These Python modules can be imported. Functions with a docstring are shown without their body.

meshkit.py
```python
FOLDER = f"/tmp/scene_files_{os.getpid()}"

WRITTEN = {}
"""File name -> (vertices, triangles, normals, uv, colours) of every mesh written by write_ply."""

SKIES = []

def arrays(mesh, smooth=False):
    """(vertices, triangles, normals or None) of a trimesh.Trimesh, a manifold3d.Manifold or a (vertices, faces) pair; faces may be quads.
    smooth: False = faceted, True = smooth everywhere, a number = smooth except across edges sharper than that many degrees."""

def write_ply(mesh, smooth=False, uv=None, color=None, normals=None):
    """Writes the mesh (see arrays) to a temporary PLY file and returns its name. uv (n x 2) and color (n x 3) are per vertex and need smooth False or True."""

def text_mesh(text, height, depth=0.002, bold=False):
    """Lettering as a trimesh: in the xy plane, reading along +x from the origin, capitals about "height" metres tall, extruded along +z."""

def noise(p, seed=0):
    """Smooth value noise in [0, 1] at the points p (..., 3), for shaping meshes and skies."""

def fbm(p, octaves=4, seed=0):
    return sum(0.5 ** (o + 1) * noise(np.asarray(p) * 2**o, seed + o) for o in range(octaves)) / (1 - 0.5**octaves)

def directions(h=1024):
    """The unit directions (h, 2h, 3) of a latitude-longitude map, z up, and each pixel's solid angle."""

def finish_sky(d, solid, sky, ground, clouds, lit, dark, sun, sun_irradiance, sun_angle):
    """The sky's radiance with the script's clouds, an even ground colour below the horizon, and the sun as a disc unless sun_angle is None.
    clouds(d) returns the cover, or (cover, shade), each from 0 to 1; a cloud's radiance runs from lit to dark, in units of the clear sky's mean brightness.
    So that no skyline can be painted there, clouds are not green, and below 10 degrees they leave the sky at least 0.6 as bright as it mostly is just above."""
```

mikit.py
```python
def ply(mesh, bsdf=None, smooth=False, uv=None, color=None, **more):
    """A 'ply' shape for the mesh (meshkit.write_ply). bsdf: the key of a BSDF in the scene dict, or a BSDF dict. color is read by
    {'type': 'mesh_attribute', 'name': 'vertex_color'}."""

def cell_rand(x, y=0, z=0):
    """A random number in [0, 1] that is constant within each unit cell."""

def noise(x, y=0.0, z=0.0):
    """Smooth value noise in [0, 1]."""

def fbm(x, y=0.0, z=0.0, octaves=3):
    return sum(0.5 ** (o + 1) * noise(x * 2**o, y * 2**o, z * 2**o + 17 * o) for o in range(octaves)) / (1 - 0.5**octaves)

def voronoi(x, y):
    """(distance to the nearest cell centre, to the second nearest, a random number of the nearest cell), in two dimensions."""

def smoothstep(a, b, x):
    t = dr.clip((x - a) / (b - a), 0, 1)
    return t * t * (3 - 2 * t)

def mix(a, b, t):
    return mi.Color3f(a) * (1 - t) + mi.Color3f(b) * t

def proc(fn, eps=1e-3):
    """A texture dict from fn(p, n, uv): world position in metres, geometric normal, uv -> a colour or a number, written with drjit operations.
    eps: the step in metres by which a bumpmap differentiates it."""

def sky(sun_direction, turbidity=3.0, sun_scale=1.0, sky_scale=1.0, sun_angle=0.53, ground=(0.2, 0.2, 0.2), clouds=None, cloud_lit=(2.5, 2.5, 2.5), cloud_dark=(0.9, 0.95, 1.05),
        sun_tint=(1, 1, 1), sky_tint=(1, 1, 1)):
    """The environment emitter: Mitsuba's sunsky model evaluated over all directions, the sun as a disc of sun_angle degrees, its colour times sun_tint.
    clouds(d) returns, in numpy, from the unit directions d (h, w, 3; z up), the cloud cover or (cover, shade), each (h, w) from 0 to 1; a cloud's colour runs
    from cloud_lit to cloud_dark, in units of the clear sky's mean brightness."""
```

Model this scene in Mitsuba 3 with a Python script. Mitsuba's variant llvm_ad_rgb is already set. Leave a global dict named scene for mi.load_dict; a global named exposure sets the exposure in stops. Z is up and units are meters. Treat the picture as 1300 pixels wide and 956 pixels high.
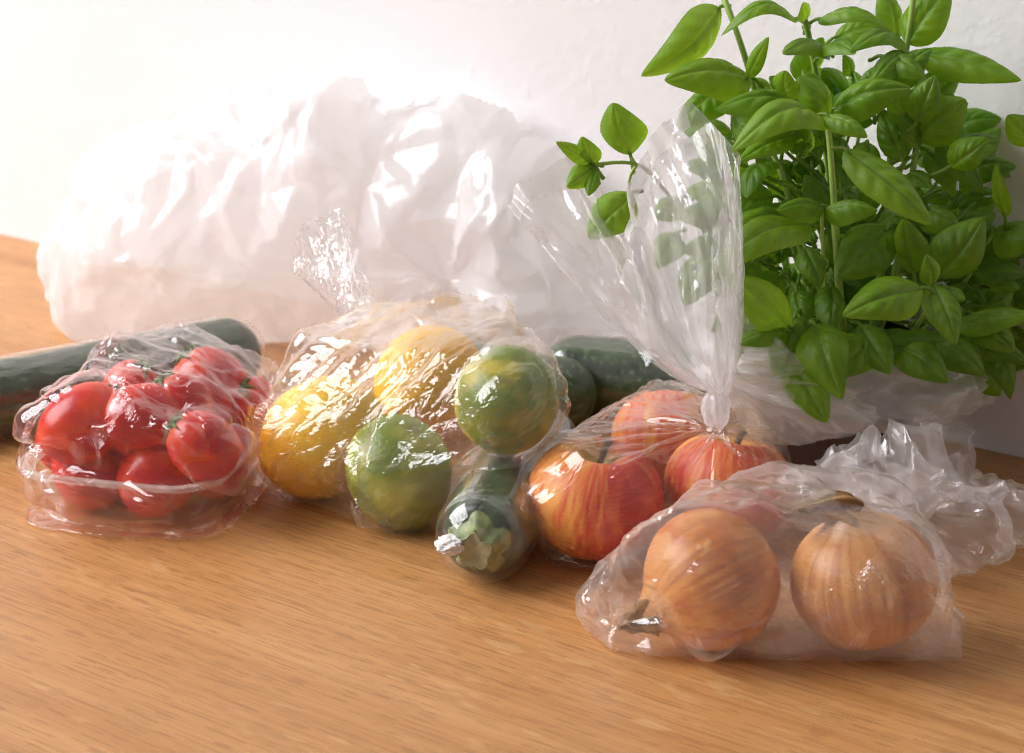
import math, random
import numpy as np, trimesh, mitsuba as mi, drjit as dr
import scipy.sparse as sp
from scipy.spatial import ConvexHull, Delaunay
import mikit, meshkit
from mikit import proc, fbm, noise, smoothstep, mix, voronoi

T4 = mi.ScalarTransform4f
scene, labels = {}, {}
# ------------------------------------------------------------------ camera
PITCH, CAM_H, F = math.radians(19.0), 0.5, 2426.0          # F: focal length in photo pixels (1300 wide)
CP, SP = math.cos(PITCH), math.sin(PITCH)
scene['camera'] = {'type': 'thinlens', 'fov': 2 * math.degrees(math.atan(650 / F)), 'near_clip': 0.05, 'far_clip': 60.0,
                   'aperture_radius': 0.0035, 'focus_distance': 1.17,
                   'to_world': T4().look_at([0, 0, CAM_H], [0, CP, CAM_H - SP], [0, 0, 1])}
exposure = 0.12
# ------------------------------------------------------------------ light: one big window to the left, and the pale room
WALL_DIR = np.array([-0.818, 0.576, 0]); WALL_N = np.array([-0.576, -0.818, 0])
scene['window_light'] = {'type': 'rectangle',
    'to_world': T4().look_at([-3.0, 1.25, 2.15], [-0.05, 1.22, 0.05], [0, 0, 1]).scale([1.36, 1.2, 1]),
    'emitter': {'type': 'area', 'radiance': {'type': 'rgb', 'value': [9.5, 9.25, 9.5]}}}
labels['window_light'] = {'label': 'bright window light left of the table, outside the picture', 'category': 'window', 'kind': 'structure'}
scene['room_light'] = {'type': 'constant', 'radiance': {'type': 'rgb', 'value': [0.155, 0.157, 0.162]}}


def ray(u, v):
    a, b = (u - 650) / F, -(v - 478) / F
    return np.array([a, CP + b * SP, -SP + b * CP])


def at_y(u, v, y):
    d = ray(u, v)
    return np.array([0, 0, CAM_H]) + d * (y / d[1])


def at_z(u, v, z=0.0):
    d = ray(u, v)
    return np.array([0, 0, CAM_H]) + d * ((z - CAM_H) / d[2])


def mpp(p):
    """metres per photo pixel at the point p"""
    return (p[1] * CP + (CAM_H - p[2]) * SP) / F


# ------------------------------------------------------------------ helpers
def put(key, mesh, bsdf, label=None, cat=None, group=None, kind=None, **k):
    """adds ONE entry; a taken key gets the next number"""
    name, n = key, 0
    while name in scene:
        n += 1
        name = f'{key}_{n:03d}'
    scene[name] = mikit.ply(mesh, bsdf, **k)
    tag(name, label, cat, group, kind)
    return name


def tag(name, label=None, cat=None, group=None, kind=None):
    d = {k: v for k, v in dict(label=label, category=cat, group=group, kind=kind).items() if v}
    if d:
        labels[name] = d


KEYS = set()


def thing(key, label, cat, group=None):
    name, n = key, 0
    while name in KEYS:
        n += 1
        name = f'{key}_{n:03d}'
    KEYS.add(name)
    tag(name, label, cat, group)
    return name


def unit(v):
    v = np.asarray(v, float)
    return v / np.maximum(np.linalg.norm(v, axis=-1, keepdims=True), 1e-12)


def frame(z, x=(1, 0, 0)):
    z = unit(z)
    x = np.asarray(x, float) - z * np.dot(x, z)
    if np.linalg.norm(x) < 1e-4:
        x = np.cross(z, [0.3, 1, 0.2])
    x = unit(x)
    return np.stack([x, np.cross(z, x), z], 1)             # columns


ICO = {}


def ico(n):
    if n not in ICO:
        m = trimesh.creation.icosphere(n)
        ICO[n] = (np.array(m.vertices), np.array(m.faces))
    return ICO[n][0].copy(), ICO[n][1].copy()


def sm(a, b, x):
    t = np.clip((x - a) / (b - a), 0, 1)
    return t * t * (3 - 2 * t)


def lerp(a, b, t):
    return np.asarray(a) * (1 - t[..., None]) + np.asarray(b) * t[..., None]


nz, fb = meshkit.noise, meshkit.fbm


def tube(pts, rad, sides=10, cap=True):
    pts = np.asarray(pts, float)
    rad = np.broadcast_to(rad, (len(pts),))
    t = unit(np.gradient(pts, axis=0))
    x = frame(t[0])[:, 0]
    V = []
    ang = np.arange(sides) * 2 * np.pi / sides
    for p, d, r in zip(pts, t, rad):
        x = unit(x - d * np.dot(x, d))
        y = np.cross(d, x)
        V.append(p + r * (np.cos(ang)[:, None] * x + np.sin(ang)[:, None] * y))
    n = len(pts)
    i, j = np.meshgrid(np.arange(n - 1), np.arange(sides), indexing='ij')
    a, b = i * sides + j, i * sides + (j + 1) % sides
    Fq = np.stack([a, b, b + sides, a + sides], -1).reshape(-1, 4)
    Ft = np.vstack([Fq[:, [0, 1, 2]], Fq[:, [0, 2, 3]]])
    V = np.vstack(V)
    if cap:
        V = np.vstack([V, pts[0], pts[-1]])
        k = np.arange(sides)
        Ft = np.vstack([Ft, np.stack([(k + 1) % sides, k, k * 0 + n * sides], 1), np.stack([(n - 1) * sides + k, (n - 1) * sides + (k + 1) % sides, k * 0 + n * sides + 1], 1)])
    return V, Ft


def spline(P, n):
    from scipy.interpolate import CubicSpline
    P = np.asarray(P, float)
    s = np.concatenate([[0], np.cumsum(np.linalg.norm(np.diff(P, axis=0), axis=1))])
    return CubicSpline(s, P)(np.linspace(0, s[-1], n)) if len(P) > 2 else P[0] + (P[1] - P[0]) * np.linspace(0, 1, n)[:, None]


# ------------------------------------------------------------------ materials
VC = {'type': 'mesh_attribute', 'name': 'vertex_color'}


def rgb(*c):
    return {'type': 'rgb', 'value': list(c)}


scene['skin_gloss'] = {'type': 'twosided', 'bsdf': {'type': 'principled', 'base_color': VC, 'roughness': 0.28, 'specular': 0.45}}
scene['skin_satin'] = {'type': 'twosided', 'bsdf': {'type': 'principled', 'base_color': VC, 'roughness': 0.42, 'specular': 0.4}}
scene['skin_dry'] = {'type': 'twosided', 'bsdf': {'type': 'principled', 'base_color': VC, 'roughness': 0.34, 'specular': 0.4}}
scene['peel'] = {'type': 'twosided', 'bsdf': {'type': 'bumpmap', 'arbitrary': proc(lambda p, n, uv: 0.00022 * noise(p.x * 620, p.y * 620, p.z * 620), 4e-4), 'scale': 1.0,
                 'bsdf': {'type': 'principled', 'base_color': VC, 'roughness': 0.36, 'specular': 0.45}}}
def leaf_top(p, n, uv):
    c = mix((0.060, 0.165, 0.008), (0.21, 0.42, 0.030), uv.x)
    c = c * (0.85 + 0.3 * noise(p.x * 900, p.y * 900, p.z * 900))
    return mix(c, mi.Color3f(0.34, 0.48, 0.13), uv.y * 0.55)


def leaf_through(p, n, uv):
    return mix(mi.Color3f(0.22, 0.46, 0.01), mi.Color3f(0.40, 0.62, 0.03), uv.x) * (1 - 0.25 * uv.y)


scene['leaf_skin'] = {'type': 'blendbsdf', 'weight': 0.48,
                      'top': {'type': 'twosided', 'bsdf': {'type': 'roughplastic', 'diffuse_reflectance': proc(leaf_top), 'alpha': 0.26, 'int_ior': 1.5}},
                      'through': {'type': 'principledthin', 'base_color': proc(leaf_through), 'roughness': 0.6, 'diff_trans': 1.7}}
scene['stem_skin'] = {'type': 'twosided', 'bsdf': {'type': 'principled', 'base_color': rgb(0.30, 0.46, 0.09), 'roughness': 0.4}}
scene['calyx_green'] = {'type': 'twosided', 'bsdf': {'type': 'principled', 'base_color': rgb(0.10, 0.17, 0.04), 'roughness': 0.6}}
scene['tray_plastic'] = {'type': 'thindielectric', 'int_ior': 1.52}
scene['pot_plastic'] = {'type': 'twosided', 'bsdf': {'type': 'principled', 'base_color': rgb(0.045, 0.026, 0.030), 'roughness': 0.35}}
scene['soil_earth'] = {'type': 'twosided', 'bsdf': {'type': 'diffuse', 'reflectance': rgb(0.03, 0.02, 0.014)}}


def film(name, haze, tint=(0.93, 0.92, 0.92), trans=1.0, rough=0.5, ior=1.5):
    """plastic film: mostly a clear sheet that mirrors at its Fresnel rate, and a share of milky scatter"""
    scene[name] = {'type': 'blendbsdf', 'weight': haze, 'clear': {'type': 'thindielectric', 'int_ior': ior},
                   'milky': {'type': 'principledthin', 'base_color': rgb(*tint), 'roughness': rough, 'diff_trans': trans, 'eta': 1.5}}


film('film_clear', 0.022, ior=1.42)
film('film_soft', 0.09)
film('film_hazy', 0.105)
film('film_dense', 0.5)
film('film_mouth', 0.25)
film('film_citrus', 0.06, ior=1.45)
film('film_basil', 0.34)
film('film_matte', 0.20, (.75, .8, .78), 0.6)
film('film_white', 0.62, (0.97, 0.975, 0.98), 1.0)
film('film_tail', 0.15)


# table: oak veneer, its grain runs along the wall; boards are only drawn in the veneer
def oak(p, n, uv):
    a = p.x * float(WALL_DIR[0]) + p.y * float(WALL_DIR[1])
    b = p.x * float(WALL_N[0]) + p.y * float(WALL_N[1])
    strip = dr.floor(b / 0.117 + 0.35)
    off = mikit.cell_rand(strip, 3) * 9.0
    tone = mikit.cell_rand(strip + 0.0, dr.floor(a / 0.9 + off))
    wav = 0.010 * fbm(a * 3.0, b * 9 + off, 1.7, 3)
    broad = fbm(a * 2.2 + off, (b + wav) * 42, 3.1, 4)
    fine = fbm(a * 14 + off, (b + wav) * 520, 7.3, 3)
    pores = smoothstep(0.60, 0.80, noise(a * 62 + off, b * 1500, 2.0))
    fleck = smoothstep(0.66, 0.80, fbm(a * 30 + b * 60 + off, b * 110 - a * 14, 5.0, 3)) * smoothstep(0.35, 0.6, noise(a * 7, b * 16, off))
    c = mix((0.455, 0.208, 0.068), (0.545, 0.275, 0.102), smoothstep(0.2, 0.8, broad))
    c = mix(c, mi.Color3f(0.36, 0.165, 0.05), 0.48 * smoothstep(0.42, 0.75, fine))
    c = mix(c, mi.Color3f(0.27, 0.12, 0.04), 0.5 * pores)
    c = mix(c, mi.Color3f(0.64, 0.39, 0.18), 0.42 * fleck)
    return c * (0.95 + 0.07 * tone)


def oak_h(p, n, uv):
    a = p.x * float(WALL_DIR[0]) + p.y * float(WALL_DIR[1])
    b = p.x * float(WALL_N[0]) + p.y * float(WALL_N[1])
    return 0.00006 * noise(a * 30, b * 1400, 2.0)


scene['oak_veneer'] = {'type': 'twosided', 'bsdf': {'type': 'bumpmap', 'arbitrary': proc(oak_h, 3e-4), 'scale': 1.0,
                       'bsdf': {'type': 'principled', 'base_color': proc(oak), 'roughness': 0.38, 'specular': 0.4}}}


def plaster_h(p, n, uv):
    a = p.x * float(WALL_DIR[0]) + p.y * float(WALL_DIR[1])
    return 0.00050 * fbm(a * 190, p.z * 190, 0.5, 2) + 0.0003 * noise(a * 360, p.z * 360, 4.5)


scene['wall_paint'] = {'type': 'twosided', 'bsdf': {'type': 'bumpmap', 'arbitrary': proc(plaster_h, 6e-4), 'scale': 1.0,
                       'bsdf': {'type': 'principled', 'base_color': proc(lambda p, n, uv: mi.Color3f(0.81, 0.80, 0.803) * (0.97 + 0.05 * fbm(p.x * 5, p.y * 5, p.z * 5, 3))), 'roughness': 0.85, 'specular': 0.1}}}

# ------------------------------------------------------------------ the setting
W0 = np.array([0, 1.532, 0.0])                              # a point of the foot of the wall
wc = W0 + WALL_DIR * 0.3 - WALL_N * 0.02
m = trimesh.creation.box([3.6, 0.04, 1.9])
R = np.eye(4); R[:3, 0], R[:3, 1], R[:3, 2], R[:3, 3] = WALL_DIR, -WALL_N * -1.0, [0, 0, 1], wc + [0, 0, 0.95 - 0.02]
m.apply_transform(R); m.fix_normals()
put('back_wall', m, 'wall_paint', 'white embossed wall behind the table', 'wall', kind='structure')
m = trimesh.creation.box([3.6, 1.9, 0.04])
R[:3, 3] = W0 + WALL_DIR * 0.3 + WALL_N * (0.95 + 0.001) + [0, 0, -0.02]
m.apply_transform(R); m.fix_normals()
put('table_top', m, 'oak_veneer', 'oak veneer table top under the groceries', 'table', kind='structure')

# ------------------------------------------------------------------ fruit and vegetables
SOLIDS = {}                                                  # name -> (centre, 3x3 axes * radii) ellipsoids for the films to rest on


def apple(u, v, R, axis, seed, label, spin=0.0, redder=0.0):
    c = at_z(u, v, R * 0.93)
    p, f = ico(6)
    rho = np.hypot(p[:, 0], p[:, 1]); th = np.arctan2(p[:, 1], p[:, 0]) + spin
    z0 = p[:, 2].copy()
    q = p.copy()
    q[:, 2] = 0.90 * z0 - np.where(z0 > 0, 0.40 * np.exp(-(rho / 0.30) ** 2), 0) + np.where(z0 < 0, 0.22 * np.exp(-(rho / 0.24) ** 2), 0)
    w = 1 + 0.07 * z0 + 0.02 * np.cos(5 * th) * sm(0.2, -0.9, z0)
    q[:, :2] *= w[:, None]
    q *= (1 + 0.03 * (fb(p * 1.3 + seed, 2) - 0.5))[:, None]
    st = fb(np.stack([np.cos(th) * 9, np.sin(th) * 9, z0 * 1.1 + seed], 1), 3, seed)
    fine = nz(np.stack([np.cos(th) * 34, np.sin(th) * 34, z0 * 3 + seed], 1), seed + 5)
    blush = sm(-0.65, 0.5, np.cos(th - 1.0) + 0.9 * (fb(p * 1.7 + seed, 3, seed) - 0.5))
    k = np.clip(blush * 0.55 + 0.9 * (st - 0.5) + 0.75 * (fine - 0.5) + 0.24 + redder, 0, 1)
    col = lerp((0.78, 0.36, 0.07), (0.56, 0.040, 0.022), sm(-0.10, 0.85, k))
    col = lerp(col, (0.40, 0.015, 0.02), sm(0.7, 1.0, k) * 0.7)
    col = lerp(col, (0.50, 0.42, 0.10), np.exp(-(rho / 0.28) ** 2) * (z0 > 0) * 0.9)
    spots = nz(p * 36 + seed, 3) > 0.93
    col[spots] = col[spots] * 0.6 + np.array([0.8, 0.6, 0.35]) * 0.4
    A = frame(axis)
    t = thing('apple', label, 'apple')
    put(t + '__flesh', (c + R * q @ A.T, f), 'skin_satin', smooth=True, color=col)
    sv = c + R * (np.array([[0, 0, 0.44], [0.02, 0, 0.62], [0.06, 0.02, 0.80], [0.11, 0.05, 0.93]]) @ A.T)
    V, Ft = tube(spline(sv, 8), np.linspace(0.0016, 0.0024, 8), 8)
    put(t + '__stalk', (V, Ft), 'stalk_wood', smooth=40)
    SOLIDS[t] = (c, A * (R * np.array([1.03, 1.03, 0.93])))
    return t


scene['stalk_wood'] = {'type': 'twosided', 'bsdf': {'type': 'diffuse', 'reflectance': rgb(0.10, 0.06, 0.025)}}
apple(755, 633, 0.0425, (0.10, -0.05, 1), 11, 'largest red and yellow striped apple, left in the knotted bag beside the front courgette', 1.0)
apple(924, 620, 0.0408, (0.15, 0.25, 1), 23, 'orange red apple under the bag knot, behind the left onion', 2.6, -.28)
apple(850, 560, 0.0395, (0.1, 0.55, 0.8), 37, 'apple at the back of the knotted bag, just left of the knot', 3.6, -.35)


def citrus(kind, u, v, R, z, axis, seed, ca, cb, label, cat, stretch=1.0, patch=0.5, blemish=0.0, nip=0.1):
    c = at_z(u, v, z)
    p, f = ico(6)
    z0 = p[:, 2]; rho = np.hypot(p[:, 0], p[:, 1])
    q = p * np.array([1, 1, stretch])
    q[:, 2] += nip * np.exp(-(rho / 0.22) ** 2) * (z0 > 0) - 0.05 * np.exp(-(rho / 0.12) ** 2) * (z0 > 0) + 0.07 * np.exp(-(rho / 0.2) ** 2) * (z0 < 0)
    q *= (1 + 0.06 * (fb(p * 1.6 + seed, 2, seed) - 0.5) + 0.010 * (fb(p * 7 + seed, 2, seed) - 0.5))[:, None]
    n1 = fb(p * 1.5 + seed * 3.1, 3, seed)
    col = lerp(ca, cb, sm(patch - 0.14, patch + 0.16, n1))
    col *= (0.86 + 0.28 * nz(p * 22 + seed, seed))[:, None]
    if blemish:
        b = sm(0.60, 0.72, fb(p * 6 + seed * 1.7, 4, seed + 2)) * sm(0.35, 0.6, nz(p * 1.9 + seed, 8))
        col = lerp(col, (0.16, 0.12, 0.03), b * blemish)
    col = lerp(col, (0.16, 0.08, 0.02), np.exp(-(rho / 0.05) ** 2) * (z0 > 0) * 0.6)
    A = frame(axis)
    t = thing(kind, label, cat)
    put(t + '__peel', (c + R * q @ A.T, f), 'peel', smooth=True, color=col)
    k = 12
    a = np.arange(k) * 2 * np.pi / k
    star = np.where(np.arange(k) % 2, 0.030, 0.050)
    top = stretch + nip - 0.055
    V = np.vstack([np.stack([star * np.cos(a), star * np.sin(a), 0 * a + top - 0.01], 1), [[0, 0, top + 0.03]], np.stack([star * np.cos(a), star * np.sin(a), 0 * a + top - 0.06], 1)])
    i = np.arange(k); j = (i + 1) % k
    Ft = np.vstack([np.stack([i, j, i * 0 + k], 1), np.stack([i + k + 1, j + k + 1, j], 1), np.stack([i + k + 1, j, i], 1)])
    put(t + '__stem_scar', (c + R * V @ A.T, Ft), 'stalk_wood', smooth=False)
    SOLIDS[t] = (c, A * (R * np.array([1.02, 1.02, stretch * 1.02])))
    return t


OR_A, OR_B = (0.86, 0.44, 0.010), (0.88, 0.53, 0.018)
GR_A, GR_B = (0.135, 0.185, 0.004), (0.215, 0.235, 0.006)
citrus('orange', 412, 555, 0.0400, 0.040, (-0.75, -0.6, -0.25), 3, OR_A, OR_B, 'yellow orange citrus fruit at the left end of the bag', 'orange', 1.16)
citrus('orange', 545, 482, 0.0385, 0.047, (-0.45, -0.85, -0.25), 7, OR_A, OR_B, 'yellow orange citrus fruit highest at the back of the bag', 'orange', 1.14, blemish=0.25)
citrus('green_citrus', 507, 598, 0.0345, 0.036, (0.3, -0.5, -0.8), 13, GR_A, (0.34, 0.36, 0.03), 'smooth green citrus fruit low at the front of the orange bag', 'lime', 1.10)
citrus('green_citrus', 643, 507, 0.0330, 0.0945, (-0.35, -0.9, -0.55), 19, GR_A, (0.42, 0.36, 0.03), 'green citrus fruit with yellow patches resting on the front courgette', 'lime', 1.05, 0.55, 0.5)


def onion(u, v, R, axis, seed, label, neck_bend, pale=0.0, neck=1.0):
    c = at_z(u, v, R * 0.98)
    p, f = ico(6)
    z0 = p[:, 2].copy(); rho = np.hypot(p[:, 0], p[:, 1]); th = np.arctan2(p[:, 1], p[:, 0])
    q = p.copy()
    q[:, 2] = 0.93 * z0
    q *= (1 + 0.05 * (fb(p * 1.2 + seed, 2, seed) - 0.5))[:, None]
    rib = fb(np.stack([np.cos(th) * 4.5, np.sin(th) * 4.5, z0 * 0.5 + seed], 1), 3, seed)
    q *= (1 + 0.020 * (rib - 0.5) * np.clip(rho * 1.4, 0, 1))[:, None]
    up = sm(0.80, 1.0, z0)
    q[:, 2] += 0.22 * up ** 1.5
    q[:, :2] *= (1 - 0.35 * up)[:, None]
    v1 = nz(np.stack([np.cos(th) * 16, np.sin(th) * 16, z0 * 0.6 + seed], 1), seed)
    v2 = nz(np.stack([np.cos(th) * 46, np.sin(th) * 46, z0 * 1.0 + seed], 1), seed + 1)
    pat = fb(p * 2.1 + seed * 1.3, 4, seed)
    col = lerp((0.52, 0.155, 0.022), (0.68, 0.30, 0.075), sm(0.36, 0.62, pat))
    col = lerp(col, (0.66, 0.37, 0.13), np.full(len(col), pale))
    col = lerp(col, (0.42, 0.12, 0.03), sm(0.5, 0.8, v1) * 0.7)
    col = lerp(col, (0.24, 0.06, 0.015), sm(0.6, 0.8, v2) * 0.5)
    col = lerp(col, (0.50, 0.33, 0.15), up * 0.7)
    peel = sm(0.62, 0.64, fb(p * 1.4 + seed * 2.2, 4, seed + 4))
    col = lerp(col, (0.70, 0.42, 0.20), peel * 0.4)
    q *= (1 + 0.008 * peel)[:, None]
    A = frame(axis)
    t = thing('onion', label, 'onion')
    put(t + '__bulb', (c + R * q @ A.T, f), 'skin_dry', smooth=True, color=col)
    # dry neck: a twisted papery funnel
    nb = np.asarray(neck_bend, float)
    pts = [c + R * (A @ np.array([0, 0, 0.98]))]
    for s, rr in ((0.07, 0), (0.15, 0), (0.24, 0)):
        s *= neck
        pts.append(c + R * (A @ np.array([0, 0, 0.98 + s])) + nb * (s / 0.5) ** 1.6 * R)
    P = spline(pts, 18)
    tt = np.linspace(0, 1, 18)
    rad = R * (0.25 - 0.13 * sm(0, 0.6, tt) - 0.07 * sm(0.7, 1, tt))
    V, Ft = tube(P, rad, 28)
    n = 18 * 28
    ring = np.arange(n) // 28; ang = (np.arange(n) % 28) * 2 * np.pi / 28
    d = V[:n] - P[ring]
    V[:n] = P[ring] + d * (1 + 0.26 * np.sin(ang * 4 + ring * 0.16 + seed) + 0.20 * np.sin(ang * 7 - ring * 0.1) + 0.5 * (nz(np.stack([ang * 3, ring * .3, ang * 0 + seed], 1)) - .5))[:, None]
    w = 0.5 + 0.5 * np.sin(ang * 5 + ring * 0.16 + seed)
    cc = np.vstack([lerp((0.11, 0.055, 0.02), (0.36, 0.20, 0.08), w * 0.7 + 0.3 * nz(V[:n] * 700)), [[0.3, 0.2, 0.1]] * 2])
    put(t + '__dry_neck', (V, Ft), 'skin_dry', smooth=True, color=cc)
    # root tuft
    SOLIDS[t] = (c, A * (R * np.array([1.03, 1.03, 1.0])))
    return t


onion(903, 736, 0.0405, (-0.93, -0.30, -0.42), 5, 'brown onion on the left in the frosted bag, its neck to the left', (-0.05, 0.0, 0.05), 0.0, 1.9)
onion(1096, 737, 0.0415, (-0.22, 0.05, 0.97), 9, 'pale brown onion on the right in the frosted bag, dry neck up', (-1.15, -0.10, -0.50), 0.55, 1.7)


def courgette(a, b, R, seed, label, stalk=None, tone=0.0, bow=0.0, group=None):
    """a: stalk end, b: blossom end (3D, on the axis)"""
    a, b = np.asarray(a, float), np.asarray(b, float)
    L = np.linalg.norm(b - a)
    A = frame((b - a) / L, (0, 0, 1))
    n, s = 120, 72
    t = np.linspace(0, 1, n)
    d0, d1 = t * L / (0.95 * R), (1 - t) * L / (0.95 * R)
    prof = np.minimum(1, np.sqrt(np.clip(1 - np.clip(1 - d1, 0, 1) ** 2, 0, 1))) * (0.84 + 0.16 * sm(0, 1.2, d0)) * np.sqrt(np.clip(1 - np.clip(1 - d0 / 0.35, 0, 1) ** 2, 0, 1)) * (0.93 + 0.07 * t)
    th = np.arange(s) * 2 * np.pi / s
    TT, TH = np.meshgrid(t, th, indexing='ij')
    oct_ = 1 + 0.018 * np.cos(5 * TH + seed) + 0.010 * np.cos(10 * TH + 1)
    r = R * prof[:, None] * oct_
    loc = np.stack([r * np.cos(TH), r * np.sin(TH), TT * L], -1)
    loc[..., 0] += bow * np.sin(np.pi * TT)
    V = a + loc.reshape(-1, 3) @ A.T
    V += unit(V - a - np.outer(loc[..., 2].ravel(), A[:, 2])) * (0.0012 * (fb(V * 60 + seed, 2) - 0.5))[:, None]
    i, j = np.meshgrid(np.arange(n - 1), np.arange(s), indexing='ij')
    q0, q1 = i * s + j, i * s + (j + 1) % s
    Fq = np.stack([q0, q1, q1 + s, q0 + s], -1).reshape(-1, 4)
    pc = np.stack([np.cos(TH) * 2, np.sin(TH) * 2, TT * L / R * 1.0], -1).reshape(-1, 3)
    stripe = 0.5 + 0.5 * np.cos(5 * TH.ravel() + seed)
    speck = nz(np.stack([np.cos(TH) * 14, np.sin(TH) * 14, TT * L / R * 9], -1).reshape(-1, 3) + seed, seed)
    mott = fb(np.stack([np.cos(TH) * 3, np.sin(TH) * 3, TT * L / R * 1.2], -1).reshape(-1, 3) + seed, 3, seed)
    col = lerp((0.016, 0.028, 0.013), (0.050, 0.085, 0.030), sm(0.32, 0.68, mott * 0.7 + stripe * 0.3))
    blot = sm(.52, .60, fb(np.stack([np.cos(TH) * 3.2, np.sin(TH) * 3.2, TT * L / R * .9], -1).reshape(-1, 3) + seed * 3, 4, seed + 9))
    col = lerp(col, (0.10, 0.115, 0.085), (1 - blot) * .35)
    col = lerp(col, (0.16, 0.22, 0.10), sm(0.68, 0.86, speck) * 0.7)
    col = lerp(col, (0.11, 0.15, 0.10), np.full(len(col), tone))
    nm = thing('courgette', label, 'courgette', group)
    put(nm + '__skin', (V, Fq), 'skin_gloss', smooth=True, color=col)
    if stalk is not None:
        # pentagonal ribbed stalk that flares on to the shoulder
        k, ns = 60, 16
        ph = np.arange(k) * 2 * np.pi / k
        S = []
        for q in np.linspace(0, 1, ns):
            rr = R * (0.32 * (1 - q) ** 2.2 + 0.31 + 0.07 * q) * (1 + (0.09 + 0.04 * q) * np.cos(5 * ph) + 0.03 * np.cos(11 * ph + 1))
            if q == 1: rr = rr * 0.92
            zz = R * (0.14 - 0.52 * q)
            S.append(np.stack([rr * np.cos(ph), rr * np.sin(ph), zz + 0 * ph], 1))
        S.append(np.stack([0.35 * S[-1][:, 0], 0.35 * S[-1][:, 1], S[-1][:, 2] + R * 0.10], 1))
        S.append(np.stack([0 * ph, 0 * ph, S[-1][:, 2] + R * 0.02], 1))
        loc = np.vstack(S)
        rw = np.arange(len(loc)) // k / (ns - 1)
        V = a + loc @ A.T
        V += (fb(V * 260, 2, 3)[:, None] - 0.5) * 0.0018
        n2 = len(S)
        i, j = np.meshgrid(np.arange(n2 - 1), np.arange(k), indexing='ij')
        q0, q1 = i * k + j, i * k + (j + 1) % k
        Fq = np.stack([q0, q0 + k, q1 + k, q1], -1).reshape(-1, 4)
        cc = lerp((0.13, 0.17, 0.06), (0.30, 0.34, 0.14), sm(0.3, 0.7, fb(V * 200, 3, 7)))
        cc = lerp(cc, (0.46, 0.46, 0.30), (rw > 0.98) * 0.6)
        put(nm + '__stalk', (V, Fq), 'skin_satin', smooth=True, color=cc)
        # frosty white dried sap on the cut
        pm, fm = ico(4)
        B = a + A @ (R * np.array(stalk))
        pv = B + (pm * np.array([0.0085, 0.0090, 0.0050])) * (0.6 + 0.85 * fb(pm * 2.6, 3, 2))[:, None]
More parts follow.
